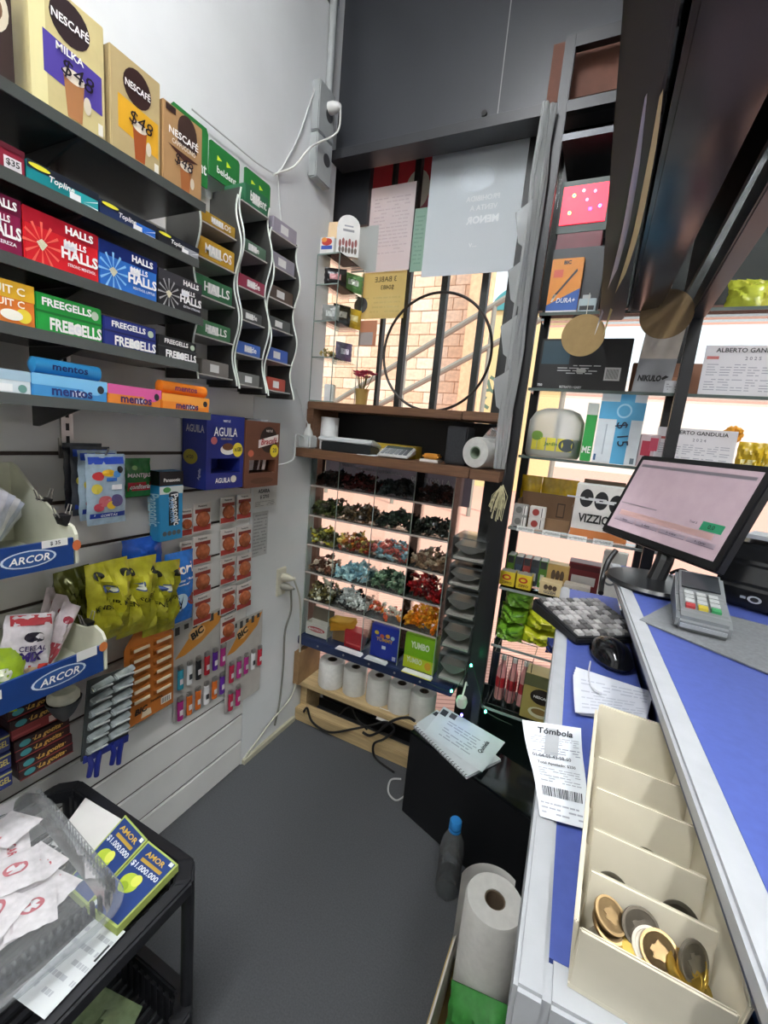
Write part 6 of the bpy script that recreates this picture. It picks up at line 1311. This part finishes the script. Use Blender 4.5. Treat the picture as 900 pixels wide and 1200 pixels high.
for b4 in ((0, .004, 0, .34, 0, .12), (.004, .2, .336, .34, 0, .12), (.004, .2, 0, .004, 0, .12), (.004, .2, .004, .336, 0, .004)): MB().box(*b4).build('carton_wall', M('a8905c', .7), bx_)
MB().box(.0045, .008, .01, .3, .01, .14).build('white_liner', M('c8c6bc', .6), bx_)
gb = MB(); rr = random.Random(5)
pouch('green_bag', 'crumpled green cloth bag in the floor carton under the kitchen roll', 'bag', (q.x - .045, q.y - .1, .02), (R(-12), 0, R(8)), .11, .14, .06, '3c8a3c', [], seed=140, crinkle=.4, rough=.6)
cable('white_flex', 'small loop of white cable on the floor by the black cabinet', [at(470, 913, z=.006), at(458, 914, z=.006), at(455, 928, z=.006), at(464, 938, z=.006), at(474, 933, z=.006)], .003, 'b8b8b8')

# ================================================================== black cart with goods, bottom left
BP = M('1b1c20', .42, 0, .1, 30)
ct2 = thing('storage_cart', 'black plastic storage cart by the slatted wall', 'cart', (-.915, -.15, 0))
cw, cd = .405, .63; ZR = .41
def tray(z, h, nm):
    m = MB(); t = .02
    pts = [(.03, cd), (cw - .03, cd), (cw, cd - .03), (cw, .03), (cw - .03, 0), (.03, 0), (0, .03), (0, cd - .03)]
    ins = [(cw / 2 + (x - cw / 2) * .89, cd / 2 + (y - cd / 2) * .92) for x, y in pts]; n = 8
    m.add([(x, y, z - .028) for x, y in pts] + [(x, y, z) for x, y in pts] + [(x, y, z + .004) for x, y in ins] + [(x, y, z - .028) for x, y in ins], [q for i in range(n) for q in ((i, (i + 1) % n, n + (i + 1) % n, n + i), (n + i, n + (i + 1) % n, 2 * n + (i + 1) % n, 2 * n + i), (2 * n + i, 2 * n + (i + 1) % n, 3 * n + (i + 1) % n, 3 * n + i), (3 * n + i, 3 * n + (i + 1) % n, (i + 1) % n, i))])
    m.build('tray_rim', BP, ct2, bevel=.004)
    for k in range(18):
        x = .05 + k * (cw - .1) / 17; MB().box(x - .004, x + .004, .03, cd - .03, z - h, z - h + .006).build('tray_slat', BP, ct2)
        MB().box(x - .0045, x + .0045, cd - .033, cd - .027, z - h, z - .01).build('basket_bar', BP, ct2)
    for k in range(24):
        y = .05 + k * (cd - .1) / 23; MB().box(cw - .033, cw - .027, y - .0045, y + .0045, z - h, z - .01).build('basket_bar', BP, ct2)
tray(ZR, .06, 0); tray(.115, .08, 1)
for x, y in ((cw - .022, cd - .022), (.022, cd - .022), (cw - .022, .022), (.022, .022)):
    MB().tube([(x, y, .03), (x, y, ZR - .02)], .011, 10).build('post', BP, ct2, smooth=True); MB().lathe([(.001, 0), (.014, .002), (.016, .014), (.012, .03)], 12, (x, y, 0)).build('foot', BP, ct2)
zt0 = .4145
# cardboard sheet, lottery pads, paper strip, clear box of sachets
qsheet('white_card', 'long white printed card lying on the cart rim', 'card', (pt(15, 1168, .418), pt(52, 1195, .418), pt(147, 1092, .418), pt(116, 1072, .418)), 'd2d6d6', scribble(5, .03, .97, .1, .9, 'b0b4b8', 5) + [('r', .9, .6, .96, .8, '303436')])
qsheet('white_card', 'white card under the lottery pads on the cart', 'card', (pt(60, 990, .416), pt(125, 1010, .416), pt(150, 965, .416), pt(100, 935, .416)), 'd6d4d0', [])
def pad(label, px, top):
    c = quad_on(px, top); z0 = .4195
    r = thing('lottery_pad', label, 'lottery pad', (c[0].x, c[0].y, z0)); e = [Vector((p.x - c[0].x, p.y - c[0].y, 0)) for p in c]; h = top - z0
    MB().hexa([(p.x, p.y, 0) for p in e] + [(p.x, p.y, h) for p in e]).build('pad_block', M('a8b860', .6), r)
    fn = lambda u, v, L: (((e[0] * (1 - u) + e[1] * u) * (1 - v) + (e[3] * (1 - u) + e[2] * u) * v) + Vector((0, 0, h + L)))[:]
    lam = lambda u, v, L: tuple(fn(u, v, L))
    deco(r, [('r', .04, .03, .96, .97, '26407c'), ('t', 'AMOR', .5, .86, .08, 'd8b048', {'w': .7}), ('r', .2, .74, .85, .79, 'b8963c'), ('t', '$1.000.000', .5, .66, .09, 'dfe6f0', {'w': .85}), ('e', .4, .45, .24, .13, 'b4c840'), ('e', .52, .52, .12, .08, 'd8dc60'), ('e', .35, .38, .12, .07, '96b030'), ('r', .15, .1, .4, .16, '3a7a6c'), ('r', .84, .9, .94, .96, 'e0e4e0'), ('r', .05, .04, .16, .1, 'e0e4e0')], lam, (e[1] - e[0]).length, (e[3] - e[0]).length)
pad('blue lottery pad with a green clover at the cart corner', [(103, 1062), (137, 1088), (209, 1013), (174, 985)], .434)
pad('blue lottery pad half under the clear sachet box', [(75, 1036), (102, 1061), (173, 984), (147, 955)], .434)
cs_ = thing('clear_box', 'clear plastic hinged box full of sugar sachets on the cart', 'plastic box', (-.885, .085, .436), R(-7))
bw2, bd2 = .325, .31
def rr_loop(x0, x1, y0, y1, r, z, n=6):
    out = []
    for cx, cy, a0 in ((x1 - r, y1 - r, 0), (x0 + r, y1 - r, 90), (x0 + r, y0 + r, 180), (x1 - r, y0 + r, 270)):
        for k in range(n + 1): t = R(a0 + 90 * k / n); out.append((cx + r * math.cos(t), cy + r * math.sin(t), z))
    return out
def loft(loops, name, mat, parent, cap0=True, cap1=True):
    m = MB(); n = len(loops[0]); m.add([p for l in loops for p in l], [(i * n + k, i * n + (k + 1) % n, (i + 1) * n + (k + 1) % n, (i + 1) * n + k) for i in range(len(loops) - 1) for k in range(n)])
    if cap0: m.face(*loops[0])
    if cap1: m.face(*loops[-1])
    return m.build(name, mat, parent, smooth=True, merge=True)
loft([rr_loop(.02, bw2 - .02, .02, bd2 - .02, .03, 0), rr_loop(.012, bw2 - .012, .012, bd2 - .012, .035, .028), rr_loop(0, bw2, 0, bd2, .04, .03), rr_loop(0, bw2, 0, bd2, .04, .032)], 'tray', FILM, cs_, True, False)
loft([rr_loop(0, bw2, 0, bd2, .04, .0325), rr_loop(0, bw2, 0, bd2, .04, .0345), rr_loop(.012, bw2 - .012, .012, bd2 - .012, .035, .036), rr_loop(.02, bw2 - .02, .02, bd2 - .02, .03, .066), rr_loop(.035, bw2 - .035, .035, bd2 - .035, .03, .07)], 'lid', FILM, cs_, False, True)
for k in range(26):
    y = .03 + k * (bd2 - .06) / 25; MB().box(bw2 - .021, bw2 - .0135, y - .002, y + .002, .036, .064).build('lid_rib', FILM, cs_)
    x = .03 + k * (bw2 - .06) / 25; MB().box(x - .002, x + .002, bd2 - .021, bd2 - .0135, .036, .064).build('lid_rib', FILM, cs_)
rs = random.Random(21); mb = Matrix.Rotation(R(-7), 4, 'Z')
for k in range(26):
    lev = k // 9; i, j = k % 3, (k // 3) % 3
    p = mb @ Vector((.032 + i * .066 + rs.uniform(0, .012), .035 + j * .07 + rs.uniform(-.004, .01), 0)); lay = .009 + .013 * lev + rs.uniform(0, .004)
    it = [('p', [(.1, .1), (.5, .9), (.62, .15)], 'c03a48')] if k % 4 == 0 else [('e', .5, .5, .16, .26, 'c05a64'), ('e', .5, .5, .12, .18, 'e0dcdc'), ('r', .1, .1, .9, .16, 'cfc4c6')] if k % 4 in (1, 2) else [('r', .08, .1, .92, .22, 'c04450'), ('t', 'AZUCAR', .5, .6, .2, 'c03a48', {'w': .7})]
    pouch('sugar_sachet', ('white sugar sachet with a red triangle in the clear box', 'white sugar sachet with a red ring in the clear box', 'white sugar sachet with a red ring in the clear box', 'white sugar sachet with a red band in the clear box')[k % 4], 'sachet', (-.885 + p.x, .095 + p.y + .02, .436 + lay), (R(-90) + rs.uniform(-.1, .1), rs.uniform(-.12, .12), R(rs.uniform(-35, 20))), .072, .06, .009, 'ded8d8', it, 'sugar sachets in the clear box', seed=200 + k, rough=.5)
# things on the lower cart tray
pouch('film_bundle', 'crumpled clear film bundle on the lower cart tray', 'plastic film', (-.86, -.08, .06), (R(-80), 0, R(20)), .16, .24, .08, '4a4e50', [], seed=300, crinkle=.5, rough=.1)
pouch('green_bag', 'olive green bag under the film on the lower cart tray', 'bag', (-.7, .22, .06), (R(-72), 0, R(10)), .14, .18, .07, '6a7a58', [], seed=301, crinkle=.4)
